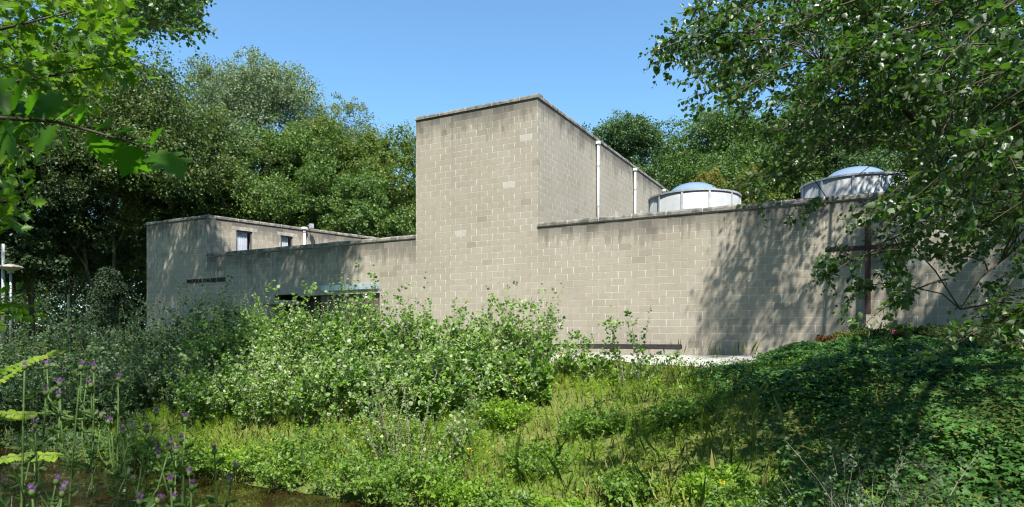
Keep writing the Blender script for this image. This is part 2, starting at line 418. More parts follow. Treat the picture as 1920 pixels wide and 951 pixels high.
M['dryhead'] = leaf_mat('faded_petal', [(.32, .26, .15), (.42, .36, .22)], trans=.2, tcol=(1.2, 1, 1))
M['juniper'] = leaf_mat('juniper_spray', [(.030, .060, .014), (.050, .085, .018), (.085, .12, .022)], trans=.12, rough=.6)
M['deadjuniper'] = leaf_mat('dead_juniper_spray', [(.12, .055, .025), (.19, .09, .04), (.24, .13, .06)], trans=.12, rough=.7, tcol=(1.3, 1., 1))
M['yew'] = leaf_mat('yew_spray', [(.022, .042, .020), (.036, .062, .028)], trans=.1, rough=.6)
# woodland crowns
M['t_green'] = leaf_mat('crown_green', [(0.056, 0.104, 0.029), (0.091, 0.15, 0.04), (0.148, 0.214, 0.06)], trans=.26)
M['t_grey'] = leaf_mat('crown_grey_green', [(0.076, 0.109, 0.056), (0.121, 0.161, 0.085), (0.204, 0.231, 0.14)], back=(.22, .27, .19), trans=.24)
M['t_blue'] = leaf_mat('crown_blue_green', [(0.047, 0.088, 0.039), (0.076, 0.131, 0.055), (0.118, 0.179, 0.082)], trans=.22)
M['t_gold'] = leaf_mat('crown_golden', [(0.056, 0.1, 0.023), (0.084, 0.133, 0.031), (0.112, 0.157, 0.036), (0.213, 0.199, 0.058)], trans=.28)
M['t_brown'] = leaf_mat('crown_keys', [(0.045, 0.084, 0.026), (0.063, 0.103, 0.031), (0.084, 0.122, 0.039), (0.174, 0.138, 0.065)], trans=.24)
M['t_rust'] = leaf_mat('crown_rust', [(.063, .112, .021), (.119, .154, .031), (.336, .154, .049)], trans=.26)
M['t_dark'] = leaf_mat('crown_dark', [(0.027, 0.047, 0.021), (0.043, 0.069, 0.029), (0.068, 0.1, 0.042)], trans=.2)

# ------------------------------------------------------------------ world, sun, camera
sc = bpy.context.scene
w = bpy.data.worlds.new('World'); sc.world = w; w.use_nodes = True
nt = w.node_tree; nt.nodes.clear()
el = math.atan2(1.0, math.hypot(S3[0], S3[1])); az = math.atan2(S3[0], S3[1])     # az clockwise from +Y
sky = nt.nodes.new('ShaderNodeTexSky'); sky.sky_type = 'NISHITA'; sky.sun_disc = False
sky.sun_elevation = el; sky.sun_rotation = az; sky.air_density = 1.0; sky.dust_density = .25; sky.ozone_density = 7.5; sky.altitude = 0
bg = nt.nodes.new('ShaderNodeBackground'); bg.inputs[1].default_value = .112
wo = nt.nodes.new('ShaderNodeOutputWorld'); hue = nt.nodes.new('ShaderNodeMix'); hue.data_type = 'RGBA'; hue.blend_type = 'MULTIPLY'; hue.inputs['Factor'].default_value = 1
nt.links.new(sky.outputs[0], hue.inputs[6]); hue.inputs[7].default_value = (.95, 1.08, .98, 1); nt.links.new(hue.outputs[2], bg.inputs[0]); nt.links.new(bg.outputs[0], wo.inputs[0])
sl = bpy.data.lights.new('sun', 'SUN'); sl.energy = 5.0; sl.angle = R(.53); sl.color = (1, .955, .88)
so = bpy.data.objects.new('sun', sl); C.objects.link(so)
so.rotation_euler = Vector(-S3).to_track_quat('-Z', 'Y').to_euler()
cd = bpy.data.cameras.new('camera'); cam = bpy.data.objects.new('camera', cd); C.objects.link(cam); sc.camera = cam
cam.location = (0, 0, EYE); cam.rotation_euler = (R(90), 0, 0)
cd.sensor_width = 36; cd.lens = F / 1920 * 36; cd.shift_y = (HY - 475.5) / 1920; cd.clip_start = .05; cd.clip_end = 2000
cd.dof.use_dof = True; cd.dof.focus_distance = 17; cd.dof.aperture_fstop = 4.8
sc.view_settings.view_transform = 'Standard'; sc.view_settings.look = 'None'; sc.view_settings.gamma = 1; sc.view_settings.exposure = 1.2
sc.view_settings.use_curve_mapping = False
sc.cycles.use_denoising = True
sc.cycles.max_bounces = 8; sc.cycles.transmission_bounces = 4; sc.cycles.diffuse_bounces = 4; sc.cycles.glossy_bounces = 2; sc.cycles.transparent_max_bounces = 8
sc.cycles.use_adaptive_sampling = True; sc.cycles.adaptive_threshold = .015
sc.cycles.sample_clamp_indirect = 6
sc.cycles.filter_width = 1.15

# ------------------------------------------------------------------ setting
def ground_mesh():
    us = np.concatenate([np.linspace(-260, -32, 14), np.arange(-30, 18, .3), np.linspace(19, 260, 14)])
    vs = np.concatenate([np.linspace(-260, -22, 14), np.arange(-20, -1, 1.0), np.arange(-.8, 20, .25), np.linspace(21, 120, 8)])
    Ug, Vg = np.meshgrid(us, vs); X = P0[0] + D[0] * Ug + N[0] * Vg; Y = P0[1] + D[1] * Ug + N[1] * Vg
    Z = ground(X, Y); V = np.stack([X, Y, Z], -1).reshape(-1, 3)
    a = np.arange(len(us) * len(vs)).reshape(len(vs), len(us))
    q = np.stack([a[:-1, :-1], a[:-1, 1:], a[1:, 1:], a[1:, :-1]], -1).reshape(-1)
    return mesh_np('ground', V, np.full(len(q) // 4, 4), q)
def ground_mat():
    t = NT('bank_soil'); o = t.obj(); n = t.noise(o, .9, 5); n2 = t.noise(o, 14., 5, rough=.7)
    c = t.mix(t.ss(n, .35, .65), (.085, .125, .028), (.125, .135, .040))
    c = t.mix(t.ss(n2, .45, .75), c, (.045, .055, .018))
    return t.done(t.pr(c, 1., .05, bump=n2, bstr=.8, bdist=.05))
g = link('ground', ground_mesh(), ground_mat(), smooth=True); tag(g, kind='structure')
bm_ = MB()
def water_mat():
    t = NT('brown_ditch_water'); o = t.obj()
    n = t.noise(o, 1.1, 5, rough=.6); n2 = t.noise(o, 26., 3, rough=.6); v = t.n('TexVoronoi', {'Vector': o, 'Scale': 55.})
    weed = t.math('MULTIPLY', t.ss(n, .50, .62), t.math('MULTIPLY', t.ss(n2, .42, .55), t.math('SUBTRACT', 1., t.ss(v, .30, .45))))
    rip = t.noise(t.n('Mapping', {'Vector': o, 'Scale': (1, 1.6, 1)}), 5., 2)
    wt = t.pr((.020, .013, .005), .04, .5, bump=rip, bstr=.10, bdist=.02)
    wd = t.pr(t.mix(n2, (.16, .19, .03), (.24, .24, .05)), .6, .3)
    return t.done(t.n('MixShader', {0: weed, 1: wt, 2: wd}))
MBw = MB(); MBw.add([W(-60, 11.2, -1.80), W(40, 11.2, -1.80), W(40, 15.9, -1.80), W(-60, 15.9, -1.80)], [(0, 1, 2, 3)])
tag(MBw.build('water', water_mat()), kind='structure')
def gravel_mat():
    t = NT('pale_gravel'); o = t.obj(); v = t.n('TexVoronoi', {'Vector': o, 'Scale': 34.}, out=1); n = t.noise(o, 2.2, 4)
    b = t.n('RGBToBW', {0: v})
    c = t.mix(b, (.20, .195, .18), (.43, .42, .39)); c = t.mix(t.ss(n, .5, .72), c, (.28, .27, .22))
    return t.done(t.pr(c, .95, .1, bump=b, bstr=.6, bdist=.03))
mb = MB(); nseg = 40; us = np.linspace(-4, 13, nseg)
vs_ = []; fs_ = []
for i, u in enumerate(us):
    e = 3.9 + .35 * math.sin(u * 1.3) + .2 * math.sin(u * 3.1)
    for k in range(9):
        v = .02 + (e - .02) * k / 8; p = W(u, v); p[2] = float(ground(p[0], p[1])) + .012; vs_.append(p)
for i in range(nseg - 1):
    for k in range(8): a = i * 9 + k; fs_.append((a, a + 1, a + 10, a + 9))
mb.add(vs_, fs_); tag(mb.build('gravel_path', gravel_mat()), kind='structure')

# ------------------------------------------------------------------ the church
church = empty('church', (0, 0, 0), 'grey concrete block church with tall windowless tower and two round roof lanterns', 'church')

def wall_mesh(name, p, q, z0, z1, thick, parent, ubase=0.0, holes=(), inward=None, capend=True):
    """block wall from plan point p to q with rectangular holes (s0,s1,za,zb); UVs in metres"""
    p = np.asarray(p[:2], float); q = np.asarray(q[:2], float); d = q - p; L = np.linalg.norm(d); d /= L
    nn = np.asarray(inward, float); V, Fc, UVs, TOP = [], [], [], []
    def quad(pts, uvs):
        k = len(V); V.extend(pts); Fc.append((k, k + 1, k + 2, k + 3)); UVs.extend(uvs); TOP.extend([(a, z1 - b) for a, b in uvs])
    def pt(s, dep, z): r = p + d * s + nn * dep; return (r[0], r[1], z)
    ss = sorted({0.0, L, *[h[0] for h in holes], *[h[1] for h in holes]}); zs = sorted({z0, z1, *[h[2] for h in holes], *[h[3] for h in holes]})
    for a, b in zip(ss[:-1], ss[1:]):
        for c, e in zip(zs[:-1], zs[1:]):
            if any(h[0] <= a + 1e-6 and b <= h[1] + 1e-6 and h[2] <= c + 1e-6 and e <= h[3] + 1e-6 for h in holes): continue
            quad([pt(a, 0, c), pt(b, 0, c), pt(b, 0, e), pt(a, 0, e)], [(ubase + a, c), (ubase + b, c), (ubase + b, e), (ubase + a, e)])
            quad([pt(b, thick, c), pt(a, thick, c), pt(a, thick, e), pt(b, thick, e)], [(ubase + b, c), (ubase + a, c), (ubase + a, e), (ubase + b, e)])
    for h in holes:
        a, b, c, e = h
        quad([pt(a, 0, c), pt(a, 0, e), pt(a, thick, e), pt(a, thick, c)], [(a, c), (a, e), (a + thick, e), (a + thick, c)])
        quad([pt(b, 0, e), pt(b, 0, c), pt(b, thick, c), pt(b, thick, e)], [(b, e), (b, c), (b + thick, c), (b + thick, e)])
        quad([pt(a, 0, e), pt(b, 0, e), pt(b, thick, e), pt(a, thick, e)], [(a, e), (b, e), (b, e - .1), (a, e - .1)])
        if c > z0 + .01: quad([pt(b, 0, c), pt(a, 0, c), pt(a, thick, c), pt(b, thick, c)], [(b, c), (a, c), (a, c - .1), (b, c - .1)])
    for s_ in (0, L):
        quad([pt(s_, 0, z0), pt(s_, thick, z0), pt(s_, thick, z1), pt(s_, 0, z1)], [(ubase + s_, z0), (ubase + s_ + thick, z0), (ubase + s_ + thick, z1), (ubase + s_, z1)])
    quad([pt(0, 0, z1), pt(L, 0, z1), pt(L, thick, z1), pt(0, thick, z1)], [(0, z1 - .3), (L, z1 - .3), (L, z1 - .3), (0, z1 - .3)])
    me = bpy.data.meshes.new(name); me.from_pydata(V, [], Fc)
    a = me.uv_layers.new(name='UVMap'); b = me.uv_layers.new(name='Top')
    for lp in me.loops:
        a.data[lp.index].uv = UVs[lp.vertex_index]; b.data[lp.index].uv = TOP[lp.vertex_index]
    return link(name, me, M['block'], parent)

def coping(p, q, z, parent, inward, thick=.30, h=.13, over=.035, e0=0., e1=0., name='coping'):
    """rounded concrete coping with a UV along its run"""
    p = np.asarray(p[:2], float); q = np.asarray(q[:2], float); d = q - p; L = np.linalg.norm(d); d /= L; nn = np.asarray(inward, float)
    prof = [(-over, 0), (-over, h * .55), (-over + .02, h * .85), (.04, h), (thick - .04, h), (thick + over - .02, h * .85), (thick + over, h * .55), (thick + over, 0)]
    V, Fc, uv = [], [], []; n = len(prof); K = max(2, int(L / .5))
    for i in range(K + 1):
        s_ = -e0 + (L + e0 + e1) * i / K; jz = .006 * math.sin(i * 2.4) + .004 * math.sin(i * 5.1)
        for a, b in prof: r = p + d * s_ + nn * a; V.append((r[0], r[1], z + b + (jz if b > 0 else 0))); uv.append((s_, a))
    for i in range(K):
        for j in range(n):
            k = (j + 1) % n; Fc.append((i * n + j, i * n + k, (i + 1) * n + k, (i + 1) * n + j))
    Fc.append(tuple(range(n))); Fc.append(tuple(K * n + j for j in range(n))[::-1])
    me = bpy.data.meshes.new(name); me.from_pydata(V, [], Fc); l = me.uv_layers.new(name='UVMap')
    for lp in me.loops: l.data[lp.index].uv = uv[lp.vertex_index]
    bm = bmesh.new(); bm.from_mesh(me); bmesh.ops.recalc_face_normals(bm, faces=bm.faces); bm.to_mesh(me); bm.free()
    return link(name, me, M['coping'], parent)

uL0, uL1, uT0, uT1, uR = U(275), U(388), U(780), 0.0, 16.0
ZW, ZT, ZB = 3.90, 7.88, 5.50       # heights of the wall, tower and left block, under their copings
IN = -N; DEPTH = 15.2
d3 = np.array([D[0], D[1], 0]); n3 = np.array([N[0], N[1], 0])
BASE = -.25
# tower: three block faces and a back
tower = wall_mesh('tower', W(uT0, 0), W(uT1, 0), BASE, ZT, .3, church, ubase=uT0, inward=IN)
ts = wall_mesh('tower_side', W(uT1, -.3), W(uT1, -DEPTH), BASE, ZT, .3, tower, ubase=.2, inward=-D)
ts.location = tuple(d3 * .0025)
wall_mesh('tower_side', W(uT0, -.3), W(uT0, -DEPTH), BASE, ZT, .3, tower, ubase=.2, inward=D).location = tuple(-d3 * .0025)
wall_mesh('tower_back', W(uT0, -DEPTH), W(uT1, -DEPTH), BASE, ZT, .3, tower, inward=N).location = tuple(-n3 * .0025)
coping(W(uT0, 0), W(uT1, 0), ZT, tower, IN, e0=.035, e1=.035)
coping(W(uT1, -.336), W(uT1, -DEPTH), ZT, tower, -D, e1=.035)
coping(W(uT0, -.336), W(uT0, -DEPTH), ZT, tower, D, e1=.035)
coping(W(uT0 + .336, -DEPTH), W(uT1 - .336, -DEPTH), ZT, tower, N)
MB().wbox(uT0 + .3, uT1 - .3, -DEPTH + .3, -.3, ZT - .6, ZT - .4).build('roof', M['roof'], tower)
# right long wall
wr = wall_mesh('wall', W(0, 0), W(uR, 0), BASE, ZW, .3, church, ubase=0.0, inward=IN)
coping(W(0.003, 0), W(uR, 0), ZW, wr, IN, name='coping')
MB().wbox(.008, uR, .001, .006, ZW - .022, ZW - .004).build('mortar_bed', M['joint'], wr)
wall_mesh('wall', W(uR, -.3), W(uR, -DEPTH), BASE, ZW, .3, church, inward=-D)
MB().wbox(.01, uR - .32, -DEPTH, -.31, ZW - .75, ZW - .55).build('roof', M['roof'], church)
# pale wedge block where the tower meets the roof behind the parapet
MB().wbox(.004, .03, -1.6, -.36, ZW + .0, ZW + .17).build('flashing', M['lintel'], church)
# left long wall, with the entrance opening
uE0, uE1 = U(515), U(712); zE = zw(712, 545)
wl = wall_mesh('wall', W(uL1, 0), W(uT0, 0), BASE, ZW - .03, .3, church, ubase=uL1, inward=IN, holes=[(uE0 - uL1, uE1 - uL1, BASE, zE)])
coping(W(uL1 + .003, 0), W(uT0 - .003, 0), ZW - .03, wl, IN)
MB().wbox(uL1 + .01, uT0 - .01, .001, .006, ZW - .052, ZW - .034).build('mortar_bed', M['joint'], wl)
MB().wbox(uL1, uT0 - .01, -DEPTH, -.31, ZW - .75, ZW - .55).build('roof', M['roof'], church)
# entrance: recessed porch
porch = MB().wbox(uE0 - .02, uE1 + .02, -1.3, -1.2, BASE, zE + .1).build('entrance_porch', M['door'], church)
MB().wbox(uE0 + .001, uE1 - .001, -1.19, -.31, zE + .005, zE + .06).build('soffit', M['timber'], porch)
MB().wbox(U(605), uE1 + .02, .003, .10, zE + .05, zE + .27).build('flashing', M['flash'], porch, bevel=.02)
MB().wbox(U(560), uE1 + .004, .003, .045, zE - .085, zE + .045).build('lintel', M['lintel'], porch)
MB().wbox(U(600), uE1 - .02, -.12, -.04, zE - .9, zE - .09).build('boarding', M['door'], porch)
MB().wbox(U(508), U(566), .02, .9, zE - .42, zE - .27).build('canopy', M['lintel'], porch)
for k in range(3): MB().wbox(uE0 + .3 + k * 1.1, uE0 + 1.2 + k * 1.1, -1.2, -1.15, BASE, zE - .25).build('door', M['frame'], porch)
cc = W(U(697), .28, zw(697, 556))
scam = MB().tube([cc - n3 * .1 + np.array([0, 0, .05]) - d3 * .10, cc + n3 * .05 - np.array([0, 0, .08]) + d3 * .05], .045, 10).build('security_camera', M['pipe'], church, True)
MB().tube([W(U(697) - .06, 0, cc[2] + .06), cc - d3 * .06], .015, 6).build('bracket', M['lamp_metal'], scam)
# left block
wb = wall_mesh('wall', W(uL0, 0), W(uL1, 0), BASE, ZB, .3, church, ubase=uL0, inward=IN)
SD = np.array([.673, .740]); SD /= np.linalg.norm(SD); SI = np.array([-SD[1], SD[0]])
pB = W(uL1, 0)[:2]; LB = 14.0
def sdist(px):
    k = (px - CX) / F; return (k * pB[1] - pB[0]) / (SD[0] - k * SD[1])
def szz(px, py): return EYE + (HY - py) / F * (pB[1] + SD[1] * sdist(px))
w1 = (sdist(443), sdist(473), szz(458, 470) - .55, szz(458, 433)); w2 = (sdist(527), sdist(549), szz(538, 470) - .3, szz(538, 442.5))
sidew = wall_mesh('wall', pB, pB + SD * LB, BASE, ZB, .3, church, ubase=.15, inward=SI, holes=[w1, w2])
sidew.location = (SD[1] * .0025, -SD[0] * .0025, 0)
coping(W(uL0, 0), W(uL1, 0), ZB, wb, IN, e0=.035, e1=.036)
coping(pB + SD * .34, pB + SD * LB, ZB, sidew, SI)
wall_mesh('wall', W(uL0, -.3), W(uL0, -9), BASE, ZB, .3, church, ubase=0, inward=D)
mb = MB(); q0, q1, q2, q3 = W(uL0 + .31, -.31)[:2], pB + IN * .31, pB + SD * LB + SI * .31, W(uL0 + .31, -9)[:2]
mb.add([(*q, ZB - .4) for q in (q0, q1, q2, q3)] + [(*q, ZB - .3) for q in (q0, q1, q2, q3)], [(0, 1, 2, 3), (4, 5, 6, 7), (0, 1, 5, 4), (1, 2, 6, 5), (2, 3, 7, 6), (3, 0, 4, 7)]); mb.build('roof', M['roof'], church)
sd3 = np.array([SD[0], SD[1], 0]); si3 = np.array([SI[0], SI[1], 0]); pB3 = np.array([pB[0], pB[1], 0])
def sbox(mb, s0, s1, a0, a1, z0, z1):
    return mb.box(pB3 + sd3 * (s0 + s1) / 2 + si3 * (a0 + a1) / 2 + np.array([0, 0, (z0 + z1) / 2]), sd3 * (s1 - s0) / 2, si3 * (a1 - a0) / 2, (0, 0, (z1 - z0) / 2))
for (a, b, c, e) in (w1, w2):
    mb = MB(); t_ = .05
    sbox(mb, a + .002, a + t_,   .05, .11, c, e); sbox(mb, b - t_, b - .002,   .05, .11, c, e); sbox(mb, a + t_, b - t_,  .05, .11, e - t_, e - .002); sbox(mb, a + t_, b - t_,  .05, .11, c + .002, c + t_)
    win = mb.build('window', M['frame'], church)
    sbox(MB(), a + t_, b - t_, .075, .082, c + t_, e - t_).build('pane', M['glass'], win)
    k = 60; V = []; Fc = []
    for i in range(k + 1):
        s_ = a + .06 + (b - a - .22) * i / k; wv_ = .15 + .022 * math.sin(i * 1.25) + .012 * math.sin(i * .55 + 1)
        for z in (c, e): V.append(pB3 + sd3 * s_ + si3 * wv_ + np.array([0, 0, z]))
    for i in range(k): Fc.append((2 * i, 2 * i + 2, 2 * i + 3, 2 * i + 1))
    MB().add(V, Fc).build('curtain', M['curtain'], win)
    sbox(MB(), a - .18, b + .22, -.006, .14, e + .0, e + .15).build('lintel', M['lintel'], win)
    sbox(MB(), a - .4, b + .4, .45, .5, c - .3, e + .3).build('dark_room_sheet', M['timber'], win)  # dark sheet standing in for the unlit room behind
# downpipes
def pipe(p, z0, z1, r, off):
    mb = MB(); q = np.array([p[0], p[1], 0]) + off
    mb.tube([q + np.array([0, 0, z0]), q + np.array([0, 0, z1])], r, 10)
    o = mb.build('downpipe', M['pipe'], church, True)
    MB().box(q + np.array([0, 0, z1 + .04]), d3 * r * 1.6, n3 * r * 1.6, (0, 0, .055)).build('hopper', M['pipe'], o)
    mk = MB()
    for zz in np.arange(z0 + .5, z1, 1.5): mk.tube([q + np.array([0, 0, zz - .025]), q + np.array([0, 0, zz + .025])], r * 1.3, 10)
    mk.build('pipe_clip', M['zinc'], o)
for dd in (4.96, 9.44, 14.1): pipe(W(0, -dd), ZW - .5, ZT - .16, .044, d3 * .10)
s_ = sdist(569); pipe(pB3 + sd3 * s_, ZW - .5, szz(569, 430), .06, -si3 * .09)
# floodlight on the left block's side
s_ = sdist(577); q = pB3 + sd3 * s_; zf = szz(577, 424)
fl = MB().tube([q + np.array([0, 0, zf]), q - si3 * .28 + np.array([0, 0, zf - .02])], .02, 6).build('wall_lamp', M['lamp_metal'], church)
MB().box(q - si3 * .32 + np.array([0, 0, zf - .03]), sd3 * .09, si3 * .07, (0, 0, .10)).build('lamp_head', M['zinc'], fl)
# roof vent
q = W(U(751), -3.4, ZW + .0); 
vt = MB().tube([q - d3 * .05 - np.array([0, 0, .6]), q - d3 * .05 + np.array([0, 0, .42])], .03, 8).build('roof_vent', M['pipe'], church)
MB().tube([q + d3 * .09 - np.array([0, 0, .6]), q + d3 * .09 + np.array([0, 0, .42])], .03, 8).build('vent_pipe', M['pipe'], vt)

# roof lanterns
def lantern(px, Yc, rad, zr):
    c = at(px, 0, Yc); c[2] = 0; zb = ZW - .6
    o = MB().lathe(c, [(rad, zb), (rad, zr), (rad - .04, zr), (rad - .04, zb)], 72).build('roof_lantern', M['drum'], church, True)
    o.data.polygons.foreach_set('use_smooth', [True] * len(o.data.polygons))
    MB().lathe(c, [(rad - .05, zr + .002), (rad + .03, zr + .002), (rad + .035, zr + .05), (rad - .1, zr + .075), (rad - .1, zr + .01)], 72).build('rim', M['zinc'], o)
    MB().lathe(c, [(rad - .11, zr + .06), (rad * .72, zr + .10), (0.01, zr + .11)], 48).build('lid', M['drum'], o)
    rd = rad * .60; hd = .46; prof = [(rd * math.cos(a), zr + .06 + hd * math.sin(a)) for a in np.linspace(0, math.pi / 2 - .01, 14)]
    MB().lathe(c, [(rd + .05, zr + .102), (rd + .05, zr + .15), (rd, zr + .15)], 48).build('dome_kerb', M['zinc'], o)
    MB().lathe(c, prof, 64).build('dome', M['dome'], o, True)
    mb = MB(); n = 11
    for k in range(n):
        a = 2 * math.pi * (k + .35) / n; r_ = np.array([math.cos(a), math.sin(a), 0]); t_ = np.array([-math.sin(a), math.cos(a), 0])
        MB().box(c + r_ * (rad + .012) + np.array([0, 0, (zb + zr) / 2]), r_ * .011, t_ * .028, (0, 0, (zr - zb) / 2 - .003)).build('batten', M['zinc'], o)
lantern(1301, 20.6, 1.37, 4.77); lantern(1604, 18.7, 1.42, 4.77)

# ------------------------------------------------------------------ cross, lettering, bench, lamps
cr = empty('cross', (0, 0, 0), 'thin rust brown steel cross fixed to the block wall behind the hanging leaves', 'cross')
uc = U(1627); zc = zw(1627, 466)
MB().wbox(uc - .065, uc + .065, .12, .25, zw(1627, 590), zw(1627, 415)).build('post', M['steel'], cr, bevel=.006)
MB().wbox(uc - .93, uc + .93, .135, .235, zc - .055, zc + .055).build('crossbar', M['steel'], cr, bevel=.006)
mb = MB()
for z in (zw(1627, 560), zw(1627, 440)): mb.wbox(uc - .03, uc + .03, .0, .125, z - .03, z + .03)
mb.build('wall_fixing', M['steel'], cr)

fc = bpy.data.curves.new('church_lettering', 'FONT'); fc.body = 'PASTOOR VAN ARS KERK'; fc.extrude = .09; fc.offset = .006
tmp = bpy.data.objects.new('tmp_text', fc); C.objects.link(tmp); bpy.context.view_layer.update()
me = bpy.data.meshes.new_from_object(tmp.evaluated_get(bpy.context.evaluated_depsgraph_get())); bpy.data.objects.remove(tmp)
co = np.zeros(len(me.vertices) * 3); me.vertices.foreach_get('co', co); co = co.reshape(-1, 3)
lo, hi = co.min(0), co.max(0); u0, u1 = U(352), U(424); zt = zw(388, 526)
nc = np.array([W(u0 + (p[0] - lo[0]) / (hi[0] - lo[0]) * (u1 - u0), .025 + .015 * p[2] / .09, zt - .085 + (p[1] - lo[1]) / (hi[1] - lo[1]) * .17) for p in co])
me.vertices.foreach_set('co', nc.ravel()); me.update(); me.name = 'church_lettering'
tag(link('church_lettering', me, M['black']), 'black capital letters PASTOOR VAN ARS KERK fixed on the shaded block wall', 'lettering')

bn = empty('bench', (0, 0, 0), 'long low dark timber bench on pale concrete blocks at the wall foot', 'bench')
b0, b1 = U(1035), U(1285)
MB().wbox(b0, b1, .35, .85, .17, .30).build('seat', M['timber'], bn, bevel=.012)
for uu in (b0 + .3, (b0 + b1) / 2, b1 - .16): MB().wbox(uu - .16, uu + .16, .40, .92, -.05, .166).build('support', M['lintel'], bn, bevel=.01)
tag(MB().wbox(b0 - .1, b1 - .35, 1.0, 1.16, -.1, .07).build('kerb', M['lintel'], bevel=.01), 'pale concrete kerb lying along the front of the low bench', 'kerb')

def lamp_disc(px, py, Y):
    z = at(px, py, Y)[2]; b = at(px, 0, Y); zg = float(ground(b[0], b[1])); b[2] = 0
    o = empty('street_lamp', b, 'street lamp with a flat round shade on a thin grey pole at the left edge', 'lamp')
    MB().tube([b + np.array([0, 0, zg - .1]), b + np.array([0, 0, z - .12])], [.06, .045], 10).build('pole', M['lamp_metal'], o, True)
    MB().lathe(b, [(.05, z - .28), (.16, z - .22), (.44, z - .10), (.40, z - .05), (.08, z + .04), (.0, z + .05)], 28).build('lamp_shade', M['lamp_shade'], o)
    MB().lathe(b, [(.0, z - .33), (.10, z - .32), (.12, z - .24), (.05, z - .22)], 18).build('bulb_housing', M['lamp_shade'], o)
lamp_disc(20, 497, 27)
b = at(6, 0, 27); b[2] = 0
po = MB().tube([b + np.array([0, 0, -.2]), b + np.array([0, 0, 4.3])], [.075, .06], 10).build('pole', M['lamp_metal'], None, True)
po.name = 'plain_post'; tag(po, 'plain grey metal post at the very left edge beside the round lamp', 'post')
b = at(129, 0, 38); b[2] = 0; z = at(129, 485, 38)[2]
o = empty('street_lamp', b, 'pale street lamp with a hooked arm among the dark tree trunks', 'lamp')
MB().tube([b, b + np.array([0, 0, z - .25]), b + np.array([.05, 0, z - .08]), b + np.array([.18, 0, z])], [.07, .06, .055, .05], 10).build('pole', M['pipe'], o, True)
MB().box(b + np.array([.46, 0, z + .0]), (.28, 0, 0), (0, .10, 0), (0, 0, .05)).build('lamp_head', M['pipe'], o, bevel=.02)

# ------------------------------------------------------------------ woodland trees behind the church
def bg_tree(px, Y, ytop, wpx, mat, label, name='tree', base_frac=.25, leaf=.155, nl=42000, bark='bark', lobes=46, group=None, multi=1, pointy=.0, clr=.75):
    b = at(px, 0, Y); b[2] = float(ground(b[0], b[1])); H = at(px, ytop, Y)[2] - b[2]; Rr = wpx * .6 / F * Y
    o = empty(name, b, label, 'tree', group)
    zc0 = H * base_frac; cz = b[2] + zc0
    # lobes fill a rounded envelope
    hh = rng.uniform(0.02, 1, lobes) ** .85; prof = np.clip((1 - np.clip((hh - .35) / .76, 0, 1) ** 2) ** (.5 + pointy), .10, 1)
    ang = rng.uniform(0, 2 * np.pi, lobes); rr = prof * Rr * np.sqrt(rng.uniform(.08, .80, lobes))
    lc = np.stack([b[0] + np.cos(ang) * rr, b[1] + np.sin(ang) * rr, cz + hh * (H - zc0) * .90], -1)
    lr = Rr * rng.uniform(.34, .52, lobes) * (1 - .25 * hh)
    lc[0] = (b[0] + Rr * .1 * rng.normal(), b[1], b[2] + H - lr[0] * .85)
    lobes = len(lc); per = max(6, int(nl * 2.2 / 40 / lobes)); dirs = rvec(lobes * per).reshape(lobes, per, 3); dirs[..., 2] = np.where(dirs[..., 2] < -.35, -dirs[..., 2], dirs[..., 2])
    cc = (lc[:, None, :] + dirs * lr[:, None, None] * rng.uniform(.5, 1.28, (lobes, per, 1)) ** 1.15 * np.array([1, 1, .9])).reshape(-1, 3)
    crad = np.repeat(lr, per) * rng.uniform(.13, .34, lobes * per)
    crnd = np.clip(np.repeat(rng.random(lobes), per) * .6 + rng.random(lobes * per) * .4, 0, 1)
    lv = clump_leaves(cc, crad, 40, leaf, T_QUAD, crnd, flat=clr, out=.55, shell=.2)
    leaf_obj('crown', [lv], mat, o)
    tr = MB(); r0 = .035 * H ** .9 * .42 / multi ** .4
    for m in range(multi):
        off = np.array([rng.normal() * .35, rng.normal() * .3, 0]) if multi > 1 else np.zeros(3)
        lean = np.array([rng.normal() * .06, rng.normal() * .04, 0]) * H
        pts = [b + off * k_ + lean * (h_ ** 1.5) + np.array([rng.normal() * .06, rng.normal() * .06, h_ * H * .9 - (.2 if h_ == 0 else 0)]) for h_, k_ in ((0, .5), (.12, 1), (.3, 1.6), (.5, 2.0), (.72, 2.2), (1, 2.2))]
        tr.tube(pts, [r0 * 1.25, r0, r0 * .85, r0 * .62, r0 * .35, r0 * .08], 9)
        for i in rng.choice(lobes, min(lobes, 10 if multi == 1 else 6), replace=False):
            tz = np.clip((lc[i][2] - b[2]) / H * .62, .14, .75); k = np.interp(tz / .9, [0, .12, .3, .5, .72, 1], range(6)); f_ = int(k); s0 = np.array(pts[f_]) * (1 - k + f_) + np.array(pts[min(f_ + 1, 5)]) * (k - f_)
            mid = (s0 + lc[i]) / 2 + np.array([0, 0, .06 * H]) + rng.normal(size=3) * .2
            tr.tube([s0, mid, lc[i]], [r0 * .42, r0 * .26, r0 * .07], 6)
    tr.build('trunk', M[bark], o, True)
    return o
G_ = 'woodland trees behind the church'
bg_tree(215, 37, 128, 330, M['t_brown'], 'broad tree with brown seed keys and pale forked trunks left of the block', nl=60000, bark='palebark', multi=3, base_frac=.40, lobes=46, group=G_)
bg_tree(455, 48, 130, 265, M['t_grey'], 'tallest grey-green poplar rising behind the low left block', nl=72000, base_frac=.3, lobes=46, group=G_)
bg_tree(630, 56, 185, 190, M['t_grey'], 'feathery grey-green tree peeking over the rest, left of the tower', nl=30000, base_frac=.3, lobes=30, pointy=.6, group=G_)
bg_tree(520, 42, 240, 220, M['t_green'], 'dense green tree directly behind the flat roof of the left block', nl=48000, base_frac=.2, group=G_)
bg_tree(615, 45, 228, 170, M['t_gold'], 'tree with golden-green top between grey tree and tower', nl=36000, base_frac=.2, group=G_)
